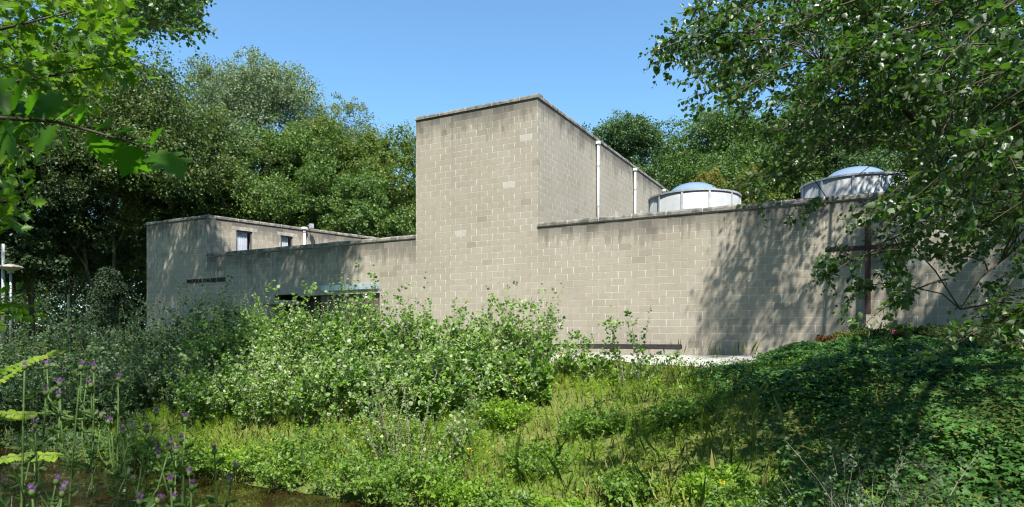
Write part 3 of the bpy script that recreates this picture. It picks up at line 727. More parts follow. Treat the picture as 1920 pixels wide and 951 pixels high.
bg_tree(735, 44, 248, 170, M['t_gold'], 'rounded olive-green tree touching the left edge of the tower', nl=64000, base_frac=.15, group=G_)
bg_tree(690, 38, 330, 150, M['t_green'], 'low bushy dark green tree below the olive one beside the tower', nl=30000, base_frac=.12, group=G_)
bg_tree(390, 40, 235, 190, M['t_brown'], 'brownish green tree above the corner of the left block', nl=40000, base_frac=.25, group=G_)
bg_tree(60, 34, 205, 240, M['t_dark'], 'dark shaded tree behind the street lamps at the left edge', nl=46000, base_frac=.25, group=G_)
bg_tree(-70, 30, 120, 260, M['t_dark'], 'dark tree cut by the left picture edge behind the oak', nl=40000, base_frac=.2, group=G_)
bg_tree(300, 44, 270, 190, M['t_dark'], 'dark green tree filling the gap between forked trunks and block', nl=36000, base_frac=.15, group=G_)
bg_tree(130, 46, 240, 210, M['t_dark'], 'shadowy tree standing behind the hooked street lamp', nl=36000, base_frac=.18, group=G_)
bg_tree(1175, 48, 222, 180, M['t_blue'], 'blue-green tree behind the sloping roofline right of the tower', nl=46000, base_frac=.2, group=G_)
bg_tree(1262, 55, 236, 170, M['t_blue'], 'small blue-green treetop above the first roof lantern', nl=26000, base_frac=.2, group=G_)
bg_tree(1370, 46, 222, 240, M['t_green'], 'broad green tree behind the gap between the two roof lanterns', nl=60000, base_frac=.2, group=G_)
bg_tree(1410, 34, 318, 110, M['t_rust'], 'small tree with rusty orange leaves right of the first roof lantern', nl=26000, base_frac=.2, leaf=.11, group=G_)
bg_tree(1320, 37, 320, 110, M['t_rust'], 'low orange-tinged tree directly behind the first roof lantern', nl=22000, base_frac=.15, leaf=.11, group=G_)
bg_tree(1500, 42, 190, 190, M['t_green'], 'green tree showing through the leaves left of the second lantern', nl=42000, base_frac=.2, group=G_)
bg_tree(1640, 40, 180, 220, M['t_blue'], 'tree directly behind the second roof lantern', nl=42000, base_frac=.2, group=G_)
bg_tree(1800, 38, 150, 260, M['t_dark'], 'dark tree behind the right end of the church wall', nl=40000, base_frac=.2, group=G_)
# undergrowth mass under and behind the trunks
n = 4200; px_ = rng.uniform(-600, 2400, n); Yb = rng.uniform(40, 78, n); hz = rng.uniform(0, 1, n) ** 1.1 * np.where(Yb > 52, 10, 4.0)
cc = np.stack([(px_ - CX) / F * Yb, Yb, hz], -1)
lv = clump_leaves(cc, rng.uniform(.7, 1.5, n), 60, .24, T_QUAD, rng.random(n), shell=.2)
n = 1500; Yb = rng.uniform(84, 120, n); cc = np.stack([rng.uniform(-1.1, 1.15, n) * Yb, Yb, rng.uniform(0, 15, n)], -1)
lw = clump_leaves(cc, rng.uniform(1.4, 2.6, n), 60, .62, T_QUAD, rng.random(n), shell=.1)
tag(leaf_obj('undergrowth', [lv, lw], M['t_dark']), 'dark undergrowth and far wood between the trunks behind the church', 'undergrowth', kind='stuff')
n = 1500; cc = np.stack([rng.uniform(-48, 48, n), rng.uniform(-34, -13, n), rng.uniform(0, 16, n)], -1)  # added behind the camera, out of view, to deepen the wall's shade
lw = clump_leaves(cc, rng.uniform(1.2, 2.2, n), 50, .55, T_QUAD, rng.random(n), shell=.1)
tag(leaf_obj('wood', [lw], M['t_dark']), 'unseen wood added behind the viewer to cut sky light on the wall', 'wood', kind='stuff')
# dark conifer bush left of the block
o = empty('conifer_bush', None, 'dark bushy conifer left of the block, below the forked trunks', 'bush')
b = at(205, 0, 31); b[2] = 0
k = 260; a = rng.uniform(0, 2 * np.pi, k); hz = rng.uniform(0, 1, k); rr = 1.25 * (1.05 - hz) ** .7 * rng.uniform(.5, 1, k)
cc = np.stack([b[0] + np.cos(a) * rr, b[1] + np.sin(a) * rr, .2 + hz * 3.4], -1)
leaf_obj('foliage', [clump_leaves(cc, rng.uniform(.22, .42, k), 70, .09, T_DIAMOND, rng.random(k), shell=.2)], M['yew'], o)
MB().tube([b - np.array([0, 0, .2]), b + np.array([0, 0, 3])], [.12, .03], 8).build('trunk', M['bark'], o)

# ------------------------------------------------------------------ shrubs
def shrub(px, Y, ytop, wpx, mat, label, name='poplar_shrub', cat='shrub', group=None, n=70, K=24, leaf=.078, tmpl=T_ROUND, spread=.35, stem='greystem', seed_low=.25, loose=1.0):
    b = at(px, 0, Y); zg = float(ground(b[0], b[1])); b[2] = zg
    H = max(.35, (at(px, ytop, Y)[2] - zg) * 1.27); leaf = leaf * rng.uniform(.8, 1.2); Rr = wpx / 2 / F * Y
    o = empty(name, b, label, cat, group)
    a = rng.uniform(0, 2 * np.pi, n); rr = np.sqrt(rng.random(n)) * Rr
    B = np.stack([b[0] + np.cos(a) * rr * .6, b[1] + np.sin(a) * rr * .6, np.zeros(n)], -1)
    B[:, 2] = ground(B[:, 0], B[:, 1]) - .03
    L = H * (1 - .45 * (rr / Rr) ** 1.6) * rng.uniform(.6, .92, n)
    L[:5] = H * rng.uniform(.86, 1.0, 5)
    dr = np.stack([np.cos(a) * spread * rr / Rr, np.sin(a) * spread * rr / Rr, np.ones(n)], -1) + rng.normal(size=(n, 3)) * .10 * loose
    bend = np.stack([rng.normal(size=n) * .10, rng.normal(size=n) * .10, -np.abs(rng.normal(size=n)) * .08], -1) * loose
    lv, st = shoots(B, dr, L, bend, K, leaf, tmpl, r0=.007, start=.12)
    # side shoots
    m = n * 3; i = rng.integers(0, n, m); s = rng.uniform(seed_low, .92, m)[:, None]
    Bs = B[i] + L[i][:, None] * (nrm(dr)[i] * s + bend[i] * s * s); sd = rvec(m); sd[:, 2] = np.abs(sd[:, 2]) * .8 + .15
    lv2, st2 = shoots(Bs, sd, L[i] * rng.uniform(.10, .28, m) * (1.25 - s[:, 0] * .6), np.tile([0, 0, .05], (m, 1)), 9, leaf * .95, tmpl, r0=.003, start=.15, K2=3)
    leaf_obj('foliage', [lv, lv2], mat, o)
    V, c_, l_, r_ = join([st, st2]); link('stem', mesh_np('stem', V, c_, l_, r_), M[stem], o)
    return o
GS = 'white poplar shrubs along the top of the bank'
SUN, SHD = M['sucker'], M['suckershaded']
for a in [
    (405, 15.6, 585, 120, SUN, 'half shaded poplar shrub below the last letters of the wall lettering'),
    (478, 15.6, 572, 120, SUN, 'sunlit poplar shrub left of the entrance canopy'),
    (548, 15.2, 540, 120, SUN, 'leafy poplar shrub hiding the left end of the entrance canopy'),
    (618, 14.8, 532, 110, SUN, 'poplar shrub covering the middle of the entrance opening'),
    (668, 14.6, 520, 90, SUN, 'poplar shrub whose topmost tip stands before the blue-grey flashing'),
    (722, 14.5, 575, 110, SUN, 'lower poplar shrub under the security camera'),
    (780, 14.3, 535, 80, SUN, 'poplar shrub with one tall tip below the left tower edge'),
    (850, 14.0, 575, 120, SUN, 'bushy poplar shrub below the middle of the tower'),
    (932, 13.7, 545, 110, SUN, 'poplar shrub with spread upright tips below the right half of the tower'),
    (1000, 13.5, 552, 70, SUN, 'slim upright poplar shrub right under the tower corner'),
    (1050, 13.3, 622, 70, SUN, 'thin low poplar shrub at the left end of the bench'),
    (1118, 12.8, 628, 60, SUN, 'wispy small poplar shoot in front of the bench'),
    (1190, 12.4, 588, 105, SUN, 'lone airy poplar shrub standing before the bench'),
]: shrub(*a, group=GS, n=64 if a[0] < 1010 else 13, loose=1.0 if a[0] < 1010 else 1.4)
for a in [
    (400, 13.6, 650, 150, SUN, 'rounded poplar shrub with dark hollow at the left end of the sunlit row'),
    (500, 13.2, 636, 160, SUN, 'poplar shrub in the front row left of the leaning sapling'),
    (610, 12.9, 630, 160, SUN, 'dense front row poplar shrub below the entrance'),
    (715, 12.6, 640, 160, SUN, 'front row poplar shrub right behind the leaning sapling'),
    (815, 12.3, 640, 160, SUN, 'front row poplar shrub below the tower middle'),
    (905, 12.1, 636, 140, SUN, 'front row poplar shrub below the right half of the tower'),
    (985, 12.0, 650, 110, SUN, 'last front row poplar shrub on the right beside yellow flowers'),
]: shrub(*a, group=GS, n=80)
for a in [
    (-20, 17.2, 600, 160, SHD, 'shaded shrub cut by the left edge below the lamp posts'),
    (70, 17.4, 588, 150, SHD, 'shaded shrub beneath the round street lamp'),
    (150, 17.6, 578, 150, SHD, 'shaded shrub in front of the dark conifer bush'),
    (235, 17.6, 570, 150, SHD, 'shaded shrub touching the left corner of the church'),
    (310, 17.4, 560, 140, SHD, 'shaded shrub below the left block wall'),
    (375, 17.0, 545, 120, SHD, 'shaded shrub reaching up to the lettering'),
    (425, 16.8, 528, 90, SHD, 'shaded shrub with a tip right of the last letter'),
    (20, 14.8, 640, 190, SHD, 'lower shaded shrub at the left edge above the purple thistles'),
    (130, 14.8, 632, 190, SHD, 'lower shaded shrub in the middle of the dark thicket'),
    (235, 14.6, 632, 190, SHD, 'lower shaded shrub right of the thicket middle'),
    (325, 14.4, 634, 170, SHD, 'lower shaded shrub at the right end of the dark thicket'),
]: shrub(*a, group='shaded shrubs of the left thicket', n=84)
# leaning sapling on the slope
o = shrub(770, 10.4, 640, 230, SUN, 'leaning grey-green sapling with bare lower stem on the sunlit bank', name='sapling', cat='sapling', n=40, K=26, leaf=.05, spread=.75, loose=1.6, seed_low=.35)
b = at(735, 0, 10.4); b[2] = float(ground(b[0], b[1]))
MB().tube([b - np.array([0, 0, .1]), b + np.array([-.05, 0, .35]), b + np.array([-.18, -.02, .8]), b + np.array([-.1, 0, 1.4])], [.025, .022, .016, .006], 7).build('trunk', M['bark'], o, True)

# brambles along the water and weeds on the slope
def bramble(px, Y, hgt, wm, mat, label, name='bramble', leaf=.075, n=46, K=16, cat='bush', tmpl=T_DIAMOND, group='brambles and weeds on the bank', droop=.55):
    b = at(px, 0, Y); b[2] = float(ground(b[0], b[1]))
    o = empty(name, b, label, cat, group)
    a = rng.uniform(0, 2 * np.pi, n)
    B = np.stack([b[0] + np.cos(a) * wm * .3 * rng.random(n), b[1] + np.sin(a) * wm * .3 * rng.random(n), np.zeros(n)], -1); B[:, 2] = np.maximum(ground(B[:, 0], B[:, 1]), -1.78)
    hor = rng.uniform(.15, 1, n) * wm * .5
    dr = np.stack([np.cos(a) * hor, np.sin(a) * hor, hgt * rng.uniform(.7, 1.7, n)], -1); L = np.linalg.norm(dr, axis=1)
    bend = np.stack([np.cos(a) * .15, np.sin(a) * .15, -droop * rng.uniform(.3, 1, n)], -1)
    lv, st = shoots(B, dr, L, bend, K, leaf, tmpl, r0=.005, up=.9, start=.15)
    m = n * 3; i = rng.integers(0, n, m); s = rng.uniform(.3, 1, m)[:, None]; Bs = B[i] + L[i][:, None] * (nrm(dr)[i] * s + bend[i] * s * s); sd = rvec(m); sd[:, 2] = abs(sd[:, 2])
    lv2, st2 = shoots(Bs, sd, rng.uniform(.08, .22, m), np.tile([0, 0, -.1], (m, 1)), 6, leaf * .9, tmpl, r0=.003, K2=3, up=.9)
    leaf_obj('foliage', [lv, lv2], mat, o); V, c_, l_, r_ = join([st, st2]); link('stem', mesh_np('stem', V, c_, l_, r_), M['greenstem'], o)
BR, HB = M['bramble'], M['herb']
for a in [
    (205, 12.6, .5, 1.3, M['suckershaded'], 'dark bramble on the shaded bank above the left water edge'),
    (90, 13.0, .55, 1.5, M['suckershaded'], 'shaded bramble overhanging the water behind the thistles'),
    (285, 12.0, .45, 1.1, BR, 'bramble at the light and shade border above the water'),
    (345, 10.9, .40, 1.0, BR, 'low bramble by the water below the dry grass'),
    (430, 10.9, .50, 1.0, HB, 'yellow-green bramble dipping to the water edge'),
    (520, 10.2, .50, 1.0, BR, 'bramble where the open water ends on the right'),
    (575, 10.9, .70, 1.1, BR, 'dark green bramble mound left of the sapling'),
    (640, 9.6, .50, 1.0, BR, 'bramble at the foot of the sunlit bank'),
    (715, 9.2, .60, 1.0, BR, 'dark leafy bramble below the leaning sapling'),
    (790, 9.0, .65, 1.1, BR, 'large bramble clump at the bottom centre-left of the bank'),
    (860, 8.6, .40, .8, HB, 'light green bramble right of the large bottom clump'),
    (940, 8.2, .32, .7, BR, 'small bramble with yellow flower heads near it'),
    (1000, 9.8, .35, .7, BR, 'small round weed clump halfway up the sunlit bank'),
    (955, 11.2, .38, .6, HB, 'weed clump below the last front shrub'),
    (1110, 10.6, .35, .9, BR, 'weed clump under the small poplar shoot'),
    (1060, 8.0, .25, .6, HB, 'pale weed rosette low on the sunlit bank'),
    (1180, 8.6, .28, .7, BR, 'weed patch in the feathery grass middle'),
    (1280, 10.3, .32, .9, BR, 'weed patch beside the ivy edge'),
    (1345, 8.2, .30, .8, HB, 'pale weed clump at the ivy border lower down'),
    (1240, 7.4, .25, .6, HB, 'weed tuft near the bottom edge right of centre'),
    (1440, 7.0, .40, .8, HB, 'sunny tall weed clump left of the dusty shrub'),
    (1400, 7.6, .35, .7, BR, 'green weed clump behind the sunny one near the ivy'),
]: bramble(*a)
# dusty shrub bottom right
o = shrub(1640, 6.1, 770, 330, M['suckershaded'], 'dusty shrub with bare whitish twig tips among the ivy', name='dusty_shrub', n=80, K=24, leaf=.042, spread=.8, loose=2.0)
b = at(1640, 0, 6.1); b[2] = float(ground(b[0], b[1])); k = 14
B = b + np.stack([rng.normal(size=k) * .25, rng.normal(size=k) * .2, np.full(k, .35)], -1)
V, c_, l_, r_ = shoots(B, np.stack([rng.normal(size=k) * .4, rng.normal(size=k) * .3, np.ones(k)], -1), rng.uniform(.4, .75, k), rng.normal(size=(k, 3)) * .15, 2, .02, T_DIAMOND, r0=.006)[1]
link('dry_twig', mesh_np('dry_twig', V, c_, l_, r_), M['lintel'], o)

# ------------------------------------------------------------------ ground cover
def scatter(n, u0, u1, v0, v1, keep=None):
    u = rng.uniform(u0, u1, n); v = rng.uniform(v0, v1, n); X = P0[0] + D[0] * u + N[0] * v; Y = P0[1] + D[1] * u + N[1] * v
    P = np.stack([X, Y, ground(X, Y)], -1)
    m = (Y > 3.0) & (P[:, 2] > -1.80)
    if keep is not None: m &= keep(u, v, X, Y)
    return P[m], u[m], v[m]
def ivy_w(u, v): return sstep(u - .55 * np.maximum(v - 6.5, 0) + .3 * np.sin(v * 1.4) + .25 * np.sin(u * 2.1 + v * 2.7), 6.1, 6.9)
# horsetail plumes: upright stems with whorls of thread leaves
P, u, v = scatter(22000, -13, 9.5, 4.6, 12.6, lambda u, v, X, Y: (rng.random(len(u)) > ivy_w(u, v)) & (rng.random(len(u)) < .35 + .65 * sstep(np.sin(u * 1.3 + v * .7) + np.sin(v * 1.9 - u), -.8, .6)))
k = len(P); Wh, Bl = 7, 10
hgt = rng.uniform(.10, .28, k) * (1 - .45 * sstep(u, 4.0, 6.5)); lean = rng.normal(size=(k, 3)) * .18; lean[:, 2] = 1
s = np.linspace(.25, 1, Wh)
C0 = P[:, None, :] + lean[:, None, :] * (hgt[:, None, None] * s[None, :, None])
an = rng.uniform(0, 2 * np.pi, (k, Wh, Bl)); dl = np.stack([np.cos(an), np.sin(an), rng.uniform(.3, 1.1, (k, Wh, Bl))], -1)
PP = np.broadcast_to(C0[:, :, None, :], (k, Wh, Bl, 3)).reshape(-1, 3); sz = (hgt[:, None, None] * (.48 - .26 * s[None, :, None]) * rng.uniform(.7, 1.2, (k, Wh, Bl))).ravel()
rn = np.repeat(np.clip(.75 * (.5 + .5 * np.sin(u * .9 + 1.7 * np.sin(v * .8))) + .25 * rng.random(k), 0, 1), Wh * Bl)
lv = leaves(PP, dl.reshape(-1, 3), rvec(len(PP)), sz, T_NEEDLE, rn, wide=.042)
lst = leaves(P, lean, rvec(k), hgt * 1.1, T_NEEDLE, rng.random(k), wide=.02)
tag(leaf_obj('horsetail_cover', [lv, lst], M['horsetail']), 'feathery yellow-green horsetail covering the sunlit bank', 'ground cover', kind='stuff')
# grass blades
P, u, v = scatter(30000, -16, 9.5, 4.2, 12.8, lambda u, v, X, Y: rng.random(len(u)) > .9 * ivy_w(u, v))
k = len(P); lv = leaves(P, np.stack([rng.normal(size=k) * .35, rng.normal(size=k) * .35, np.ones(k)], -1), rvec(k), rng.uniform(.08, .26, k), T_BLADE, np.clip(.6 * (.5 + .5 * np.sin(u * 1.1 - v * .9)) + .4 * rng.random(k), 0, 1) ** 1.7, wide=.008)
P, u, v = scatter(220, 3.4, 8, 8.6, 14); k = len(P)
lv2 = leaves(P, np.stack([rng.normal(size=k) * .4, rng.normal(size=k) * .4, np.ones(k)], -1), rvec(k), rng.uniform(.3, .7, k), T_BLADE, rng.random(k) ** 2, wide=.006)
P, u, v = scatter(34, 3.5, 6.5, .2, .6); k = len(P)
lv3 = leaves(P, np.stack([rng.normal(size=k) * .25, rng.normal(size=k) * .25, np.ones(k)], -1), rvec(k), rng.uniform(.1, .5, k), T_BLADE, rng.random(k), wide=.012)
lv4 = []
for (gx, gy, gY, gr, gn) in ((395, 745, 11.6, .75, 900), (470, 730, 11.8, .6, 500), (700, 735, 11.2, .5, 250), (1180, 812, 8.6, .6, 500), (900, 780, 10.0, .5, 300), (1400, 880, 7.0, .5, 350), (1090, 905, 7.2, .5, 300)):
    q = at(gx, gy, gY); k = gn // 2; P = np.stack([q[0] + rng.normal(size=k) * gr, q[1] + rng.normal(size=k) * gr * .7, np.zeros(k)], -1); P[:, 2] = ground(P[:, 0], P[:, 1])
    lv4.append(leaves(P, np.stack([rng.normal(size=k) * .5, rng.normal(size=k) * .5, np.ones(k)], -1), rvec(k), rng.uniform(.14, .36, k), T_BLADE, rng.uniform(.6, 1, k), wide=.007))
tag(leaf_obj('grass', [lv, lv2, lv3, *lv4], M['drygrass']), 'green and straw coloured grass on the ditch bank', 'grass', kind='stuff')
# low broad-leaved herbs
P, u, v = scatter(8500, -18, 9, 3.6, 12.7, lambda u, v, X, Y: rng.random(len(u)) < .25 + .75 * sstep(np.sin(u * 2.1 - v * 1.3) + np.sin(v * 2.6 + u * .7), -.2, 1.2))
lv = clump_leaves(P + np.array([0, 0, .08]), rng.uniform(.08, .22, len(P)), 14, .05, T_DIAMOND, rng.random(len(P)), flat=.9, out=.4, shell=.2)
tag(leaf_obj('herb_cover', [lv], M['herb']), 'low light green herbs scattered over the sunlit bank', 'ground cover', kind='stuff')
P, u, v = scatter(210, -10, 7.2, 6.4, 12.6, lambda u, v, X, Y: (rng.random(len(u)) > ivy_w(u, v)) & (np.sin(u * 1.9 + 2.0 * np.sin(v * 1.1)) + np.sin(v * 2.3 - u * .5) > -.1))
q = P[:, None, :] + rng.normal(size=(len(P), 5, 3)) * np.array([.16, .13, .03]); q = q.reshape(-1, 3); q[:, 2] = ground(q[:, 0], q[:, 1]) + rng.uniform(.06, .22, len(q))
lv = clump_leaves(q, rng.uniform(.09, .17, len(q)), 13, .062, T_ROUND, np.repeat(rng.random(len(P)), 5), flat=.8, out=.5, shell=.2)
tag(leaf_obj('weed_cover', [lv], M['bramble']), 'leafy green weeds growing in patches through the feathery bank', 'weeds', kind='stuff')
# ivy
P, u, v = scatter(125000, 4.0, 19, .25, 13.5, lambda u, v, X, Y: (rng.random(len(u)) < ivy_w(u, v)) & (v > .3 + 3.4 * (1 - sstep(u + .1 * v, 6.6, 8.2))))
k = len(P); hum = .07 * np.sin(u * 2.3 + v) * np.sin(v * 1.9 - u * .6) + .04 * np.sin(u * 4.7 - v * 3.1)
P = P + np.array([0, 0, 1.0]) * (.05 + .10 * rng.random(k) + hum)[:, None]
a = rng.uniform(0, 2 * np.pi, k); dl = np.stack([np.cos(a) * .8, np.sin(a) * .8, rng.normal(size=k) * .25 - .2], -1) + np.array([N[0], N[1], 0]) * .5
lv = leaves(P, dl, nrm(np.array([N[0] * .35, N[1] * .35, 1]) + rng.normal(size=(k, 3)) * .32), rng.uniform(.04, .085, k) * (.75 + .5 * sstep(np.sin(u * 1.3 + v * 2.2) + np.sin(v * 3.1 - u * 2.0), -1, 1)), T_IVY, np.clip(rng.random(k) * .7 + .3 * (.5 + .5 * np.sin(u * 1.7) * np.sin(v * 2.1)), 0, 1))
tag(leaf_obj('ivy_cover', [lv], M['ivy']), 'dark green ivy carpet covering the mound on the right', 'ivy', kind='stuff')
# duckweed-side reeds skipped; floor litter under the near bank
P, u, v = scatter(9000, -14, 8, 15.2, 19.5, None)
k = len(P)
if k:
    lv = leaves(P, np.stack([rng.normal(size=k) * .4, rng.normal(size=k) * .4, np.ones(k)], -1), rvec(k), rng.uniform(.12, .4, k), T_BLADE, rng.random(k), wide=.03)
    tag(leaf_obj('near_bank_grass', [lv], M['drygrass']), 'shaded grass on the near bank under the thistles', 'grass', kind='stuff')

# junipers along the wall on the mound
def juniper(px, Y, wpx, hgt, mat, label):
    b = at(px, 0, Y); b[2] = float(ground(b[0], b[1])); Rr = wpx / 2 / F * Y
    o = empty('juniper', b, label, 'juniper', 'low junipers at the foot of the wall')
    k = 150; a = rng.uniform(0, 2 * np.pi, k); B = np.tile(b + np.array([0, 0, .05]), (k, 1)) + np.stack([np.cos(a) * Rr * .35 * rng.random(k), np.sin(a) * .3 * rng.random(k), hgt * .4 * rng.random(k)], -1)
    dr = np.stack([np.cos(a) * Rr, np.sin(a) * .6, rng.uniform(.3, 1, k) * hgt], -1)
    lv, st = shoots(B, dr, rng.uniform(.4, .85, k) * np.maximum(Rr, .3), np.tile([0, 0, -.12], (k, 1)), 40, .075, T_DIAMOND, r0=.008, up=.6, wide=.45)
    leaf_obj('foliage', [lv], mat, o); V, c_, l_, r_ = st; link('stem', mesh_np('stem', V, c_, l_, r_), M['twig'], o)
juniper(1553, 15.4, 50, .34, M['deadjuniper'], 'reddish brown dying juniper at the left end of the juniper row')
juniper(1590, 15.2, 60, .36, M['t_rust'], 'half brown juniper beside the dying one below the cross')
juniper(1640, 15.0, 90, .44, M['juniper'], 'green juniper directly below the cross')
juniper(1725, 14.6, 110, .46, M['juniper'], 'wide dark juniper right of the cross')
juniper(1800, 13.6, 110, .36, M['juniper'], 'dark juniper behind the pink flower heads')
juniper(1905, 12.8, 140, .75, M['juniper'], 'taller dark juniper cut by the right picture edge')
# hydrangeas
def hydrangea(px, Y, heads, mat, label):
    b = at(px, 0, Y); b[2] = float(ground(b[0], b[1]))
    o = empty('hydrangea', b, label, 'hydrangea', 'hydrangeas on the mound')
    k = 34; a = rng.uniform(0, 2 * np.pi, k); dr = np.stack([np.cos(a) * .5, np.sin(a) * .4, np.ones(k)], -1)
    lv, st = shoots(np.tile(b, (k, 1)), dr, rng.uniform(.25, .5, k), np.zeros((k, 3)), 10, .11, T_ROUND, r0=.006, up=.9)
    leaf_obj('foliage', [lv], M['bramble'], o); V, c_, l_, r_ = st; link('stem', mesh_np('stem', V, c_, l_, r_), M['greenstem'], o)
    for hx, hy in heads:
        c = at(hx, hy, Y - .1)
        leaf_obj('flower_head', [clump_leaves(c[None, :], .075, 90, .035, T_ROUND, np.array([.5]), flat=.65, out=1.2, shell=.7)], mat, o)
hydrangea(1685, 13.2, [(1675, 622), (1696, 628)], M['pink'], 'hydrangea with pink flower heads right below the cross')
hydrangea(1832, 12.6, [(1829, 619), (1852, 628)], M['pink'], 'hydrangea with one pink head near the wall under the hanging branch')
hydrangea(1890, 11.6, [(1872, 648), (1906, 636), (1918, 652)], M['dryhead'], 'hydrangea with faded straw coloured heads at the right edge')
# ragworts and other yellow flowers
def yellow(px, py, Y, label):
    c = at(px, py, Y); zg = float(ground(c[0], c[1]))
    o = empty('yellow_flower', c, label, 'flower', 'yellow flowers on the bank')
    B = np.tile(np.array([c[0] + .03, c[1], zg]), (3, 1)); dr = c + rng.normal(size=(3, 3)) * .05 - B
    lv, st = shoots(B, dr, np.linalg.norm(dr, axis=1), np.zeros((3, 3)), 10, .05, T_DIAMOND, r0=.005)
    leaf_obj('foliage', [lv], M['herb'], o); V, c_, l_, r_ = st; link('stem', mesh_np('stem', V, c_, l_, r_), M['greenstem'], o)
    leaf_obj('flower_head', [clump_leaves(c[None, :], .032, 26, .024, T_DIAMOND, np.array([.5]), flat=.5, shell=.3)], M['yellow'], o)
for a in [(970, 713, 11.6, 'yellow flower beside the last front row poplar shrub'), (672, 790, 10.2, 'yellow flower in the grass left of the sapling stem'), (882, 842, 8.6, 'yellow flower left of two others low on the bank'),
          (915, 848, 8.4, 'yellow flower right of its neighbour low on the bank'), (1356, 905, 7.2, 'lone yellow flower near the bottom edge right of centre'), (1048, 664, 13.0, 'yellow flower by the left bench end'), (1372, 768, 8.6, 'small yellow flower at the ivy border')]: yellow(*a)

# ------------------------------------------------------------------ near poplar on the right
POP = [(1218, 72), (1258, 48), (1330, 34), (1320, -20), (1345, -60), (2050, -60), (2050, 640), (1900, 640), (1850, 600), (1790, 610), (1765, 560), (1775, 470), (1750, 430), (1712, 470), (1690, 530), (1650, 560), (1640, 500), (1545, 480), (1560, 440), (1610, 420), (1560, 390), (1535, 400), (1500, 360), (1440, 372), (1438, 300), (1450, 235), (1405, 195), (1345, 168), (1365, 138), (1425, 150), (1405, 105), (1345, 112), (1330, 74)]
LAN = [(1496, 270), (1694, 262), (1700, 352), (1500, 362)]
HA = [(1640, 400), (1700, 400), (1690, 560), (1650, 560)]; HB = [(1545, 458), (1640, 440), (1650, 500), (1545, 500)]
CRO = [(1608, 405), (1646, 405), (1646, 600), (1608, 600)]
pop = empty('poplar_tree', None, 'big white poplar overhanging from the right with pale-backed leaves and drooping twigs', 'tree')
n = 620; px_ = rng.uniform(1210, 2060, n); py_ = rng.uniform(-70, 640, n)
dens = np.clip(.62 + .38 * sstep(px_, 1330, 1500), 0, 1) * np.where(py_ > 430, .03 + .13 * sstep(px_, 1760, 1900), np.where(py_ > 335, .16 + .40 * sstep(px_, 1660, 1820), 1)) * np.where(inpoly(px_, py_, HA) | inpoly(px_, py_, HB), 1.6, 1)
dens = dens * np.where(inpoly(px_, py_, LAN), .0, 1) * np.where(inpoly(px_, py_, CRO), .5, 1)
m = inpoly(px_, py_, POP) & (rng.random(n) < dens); px_, py_ = px_[m], py_[m]
px_ = np.concatenate([px_, [1668, 1605, 1690, 1700, 1672, 1690, 1615, 1735, 1800, 1870, 1860, 1900, 1262, 1285, 1310, 1335, 1390, 1420]]); py_ = np.concatenate([py_, [520, 476, 425, 470, 505, 540, 468, 410, 470, 560, 590, 500, 60, 66, 52, 80, 158, 170]])
nb = len(px_)
Yd = rng.uniform(6.2, 11.0, nb) - 2.2 * sstep(px_, 1500, 1900) * rng.random(nb)
BC = np.stack([(px_ - CX) / F * Yd, Yd, EYE + (HY - py_) / F * Yd], -1)
bd = nrm(np.stack([-.9 + rng.normal(size=nb) * .35, rng.normal(size=nb) * .45, -.10 + rng.normal(size=nb) * .30], -1)); bL = rng.uniform(.6, 1.25, nb)
B0 = BC - bd * bL[:, None] * .55
sk = np.linspace(0, 1, 6); sag = np.array([0, 0, -.28])
brp = B0[:, None, :] + bL[:, None, None] * (bd[:, None, :] * sk[None, :, None] + sag * (sk ** 2)[None, :, None])
stB = tubes_np(brp, np.tile(np.linspace(.0095, .0035, 6), (nb, 1)), 4)
ns = 11; ss_ = rng.uniform(.12, 1.0, (nb, ns, 1)); A = (B0[:, None, :] + bL[:, None, None] * (bd[:, None, :] * ss_ + sag * ss_ ** 2)).reshape(-1, 3)
dr = (bd[:, None, :] * .9 + rng.normal(size=(nb, ns, 3)) * .62 + np.array([0, 0, -.08])).reshape(-1, 3)
sx, sy = proj(A + nrm(dr) * .25); ok = ~inpoly(sx, sy, LAN) & ~inpoly(sx, sy, CRO) & ((sx > 1215) | (sy < 0)); A, dr = A[ok], dr[ok]; n = len(A)
Ls = rng.uniform(.16, .44, n); bend = np.stack([np.zeros(n), np.zeros(n), -rng.uniform(.05, .5, n)], -1)
lvA, stA = shoots(A, dr, Ls, bend, 13, .066, T_POPLAR, r0=.003, pet=.42, up=.6, hang=.3, start=.05)
B = B0
# crown above, out of the picture: it throws the dappled shade on wall and ivy
def shade(poly, nn, t0, t1, allow):
    """clump centres standing between the sun and the ground area poly, never across open sky in view"""
    xs, ys = zip(*poly); out = []
    tot = 0
    for _ in range(60):
        x = rng.uniform(min(xs), max(xs), nn); y = rng.uniform(min(ys), max(ys), nn); mm = inpoly(x, y, poly); x, y = x[mm], y[mm]
        t = rng.uniform(t0, t1, len(x)); Q = np.stack([x + S3[0] * t, y + S3[1] * t, t], -1)
        sx, sy = proj(Q); ok = (Q[:, 1] < .6) | (sy < -90) | (sx < -120) | (sx > 2040)
        for pl in allow: ok |= inpoly(sx, sy, pl)
        out.append(Q[ok]); tot += ok.sum()
        if tot >= nn: break
    return np.concatenate(out)[:nn]
GR = [(3.6, 3.0), (3.2, 6.6), (3.5, 9.6), (4.3, 12.5), (4.6, 16.5), (16, 15), (16, 2), (5, 1)]
GWALL = [(4.9, 16.5), (5.2, 17.5), (4.3, 18.1), (5.5, 18.7), (4.9, 19.3), (6.3, 19.7), (5.7, 20.3), (7.2, 21.2), (16, 18.5), (16, 14)]
CORE = [(1480, -60), (2050, -60), (2050, 300), (1800, 300), (1700, 215), (1500, 170)]
QA = shade(GR, 620, 5.5, 12.0, [CORE]); QW = shade(GWALL, 265, 6.5, 14.5, [CORE]); Q = np.concatenate([QA, QW])
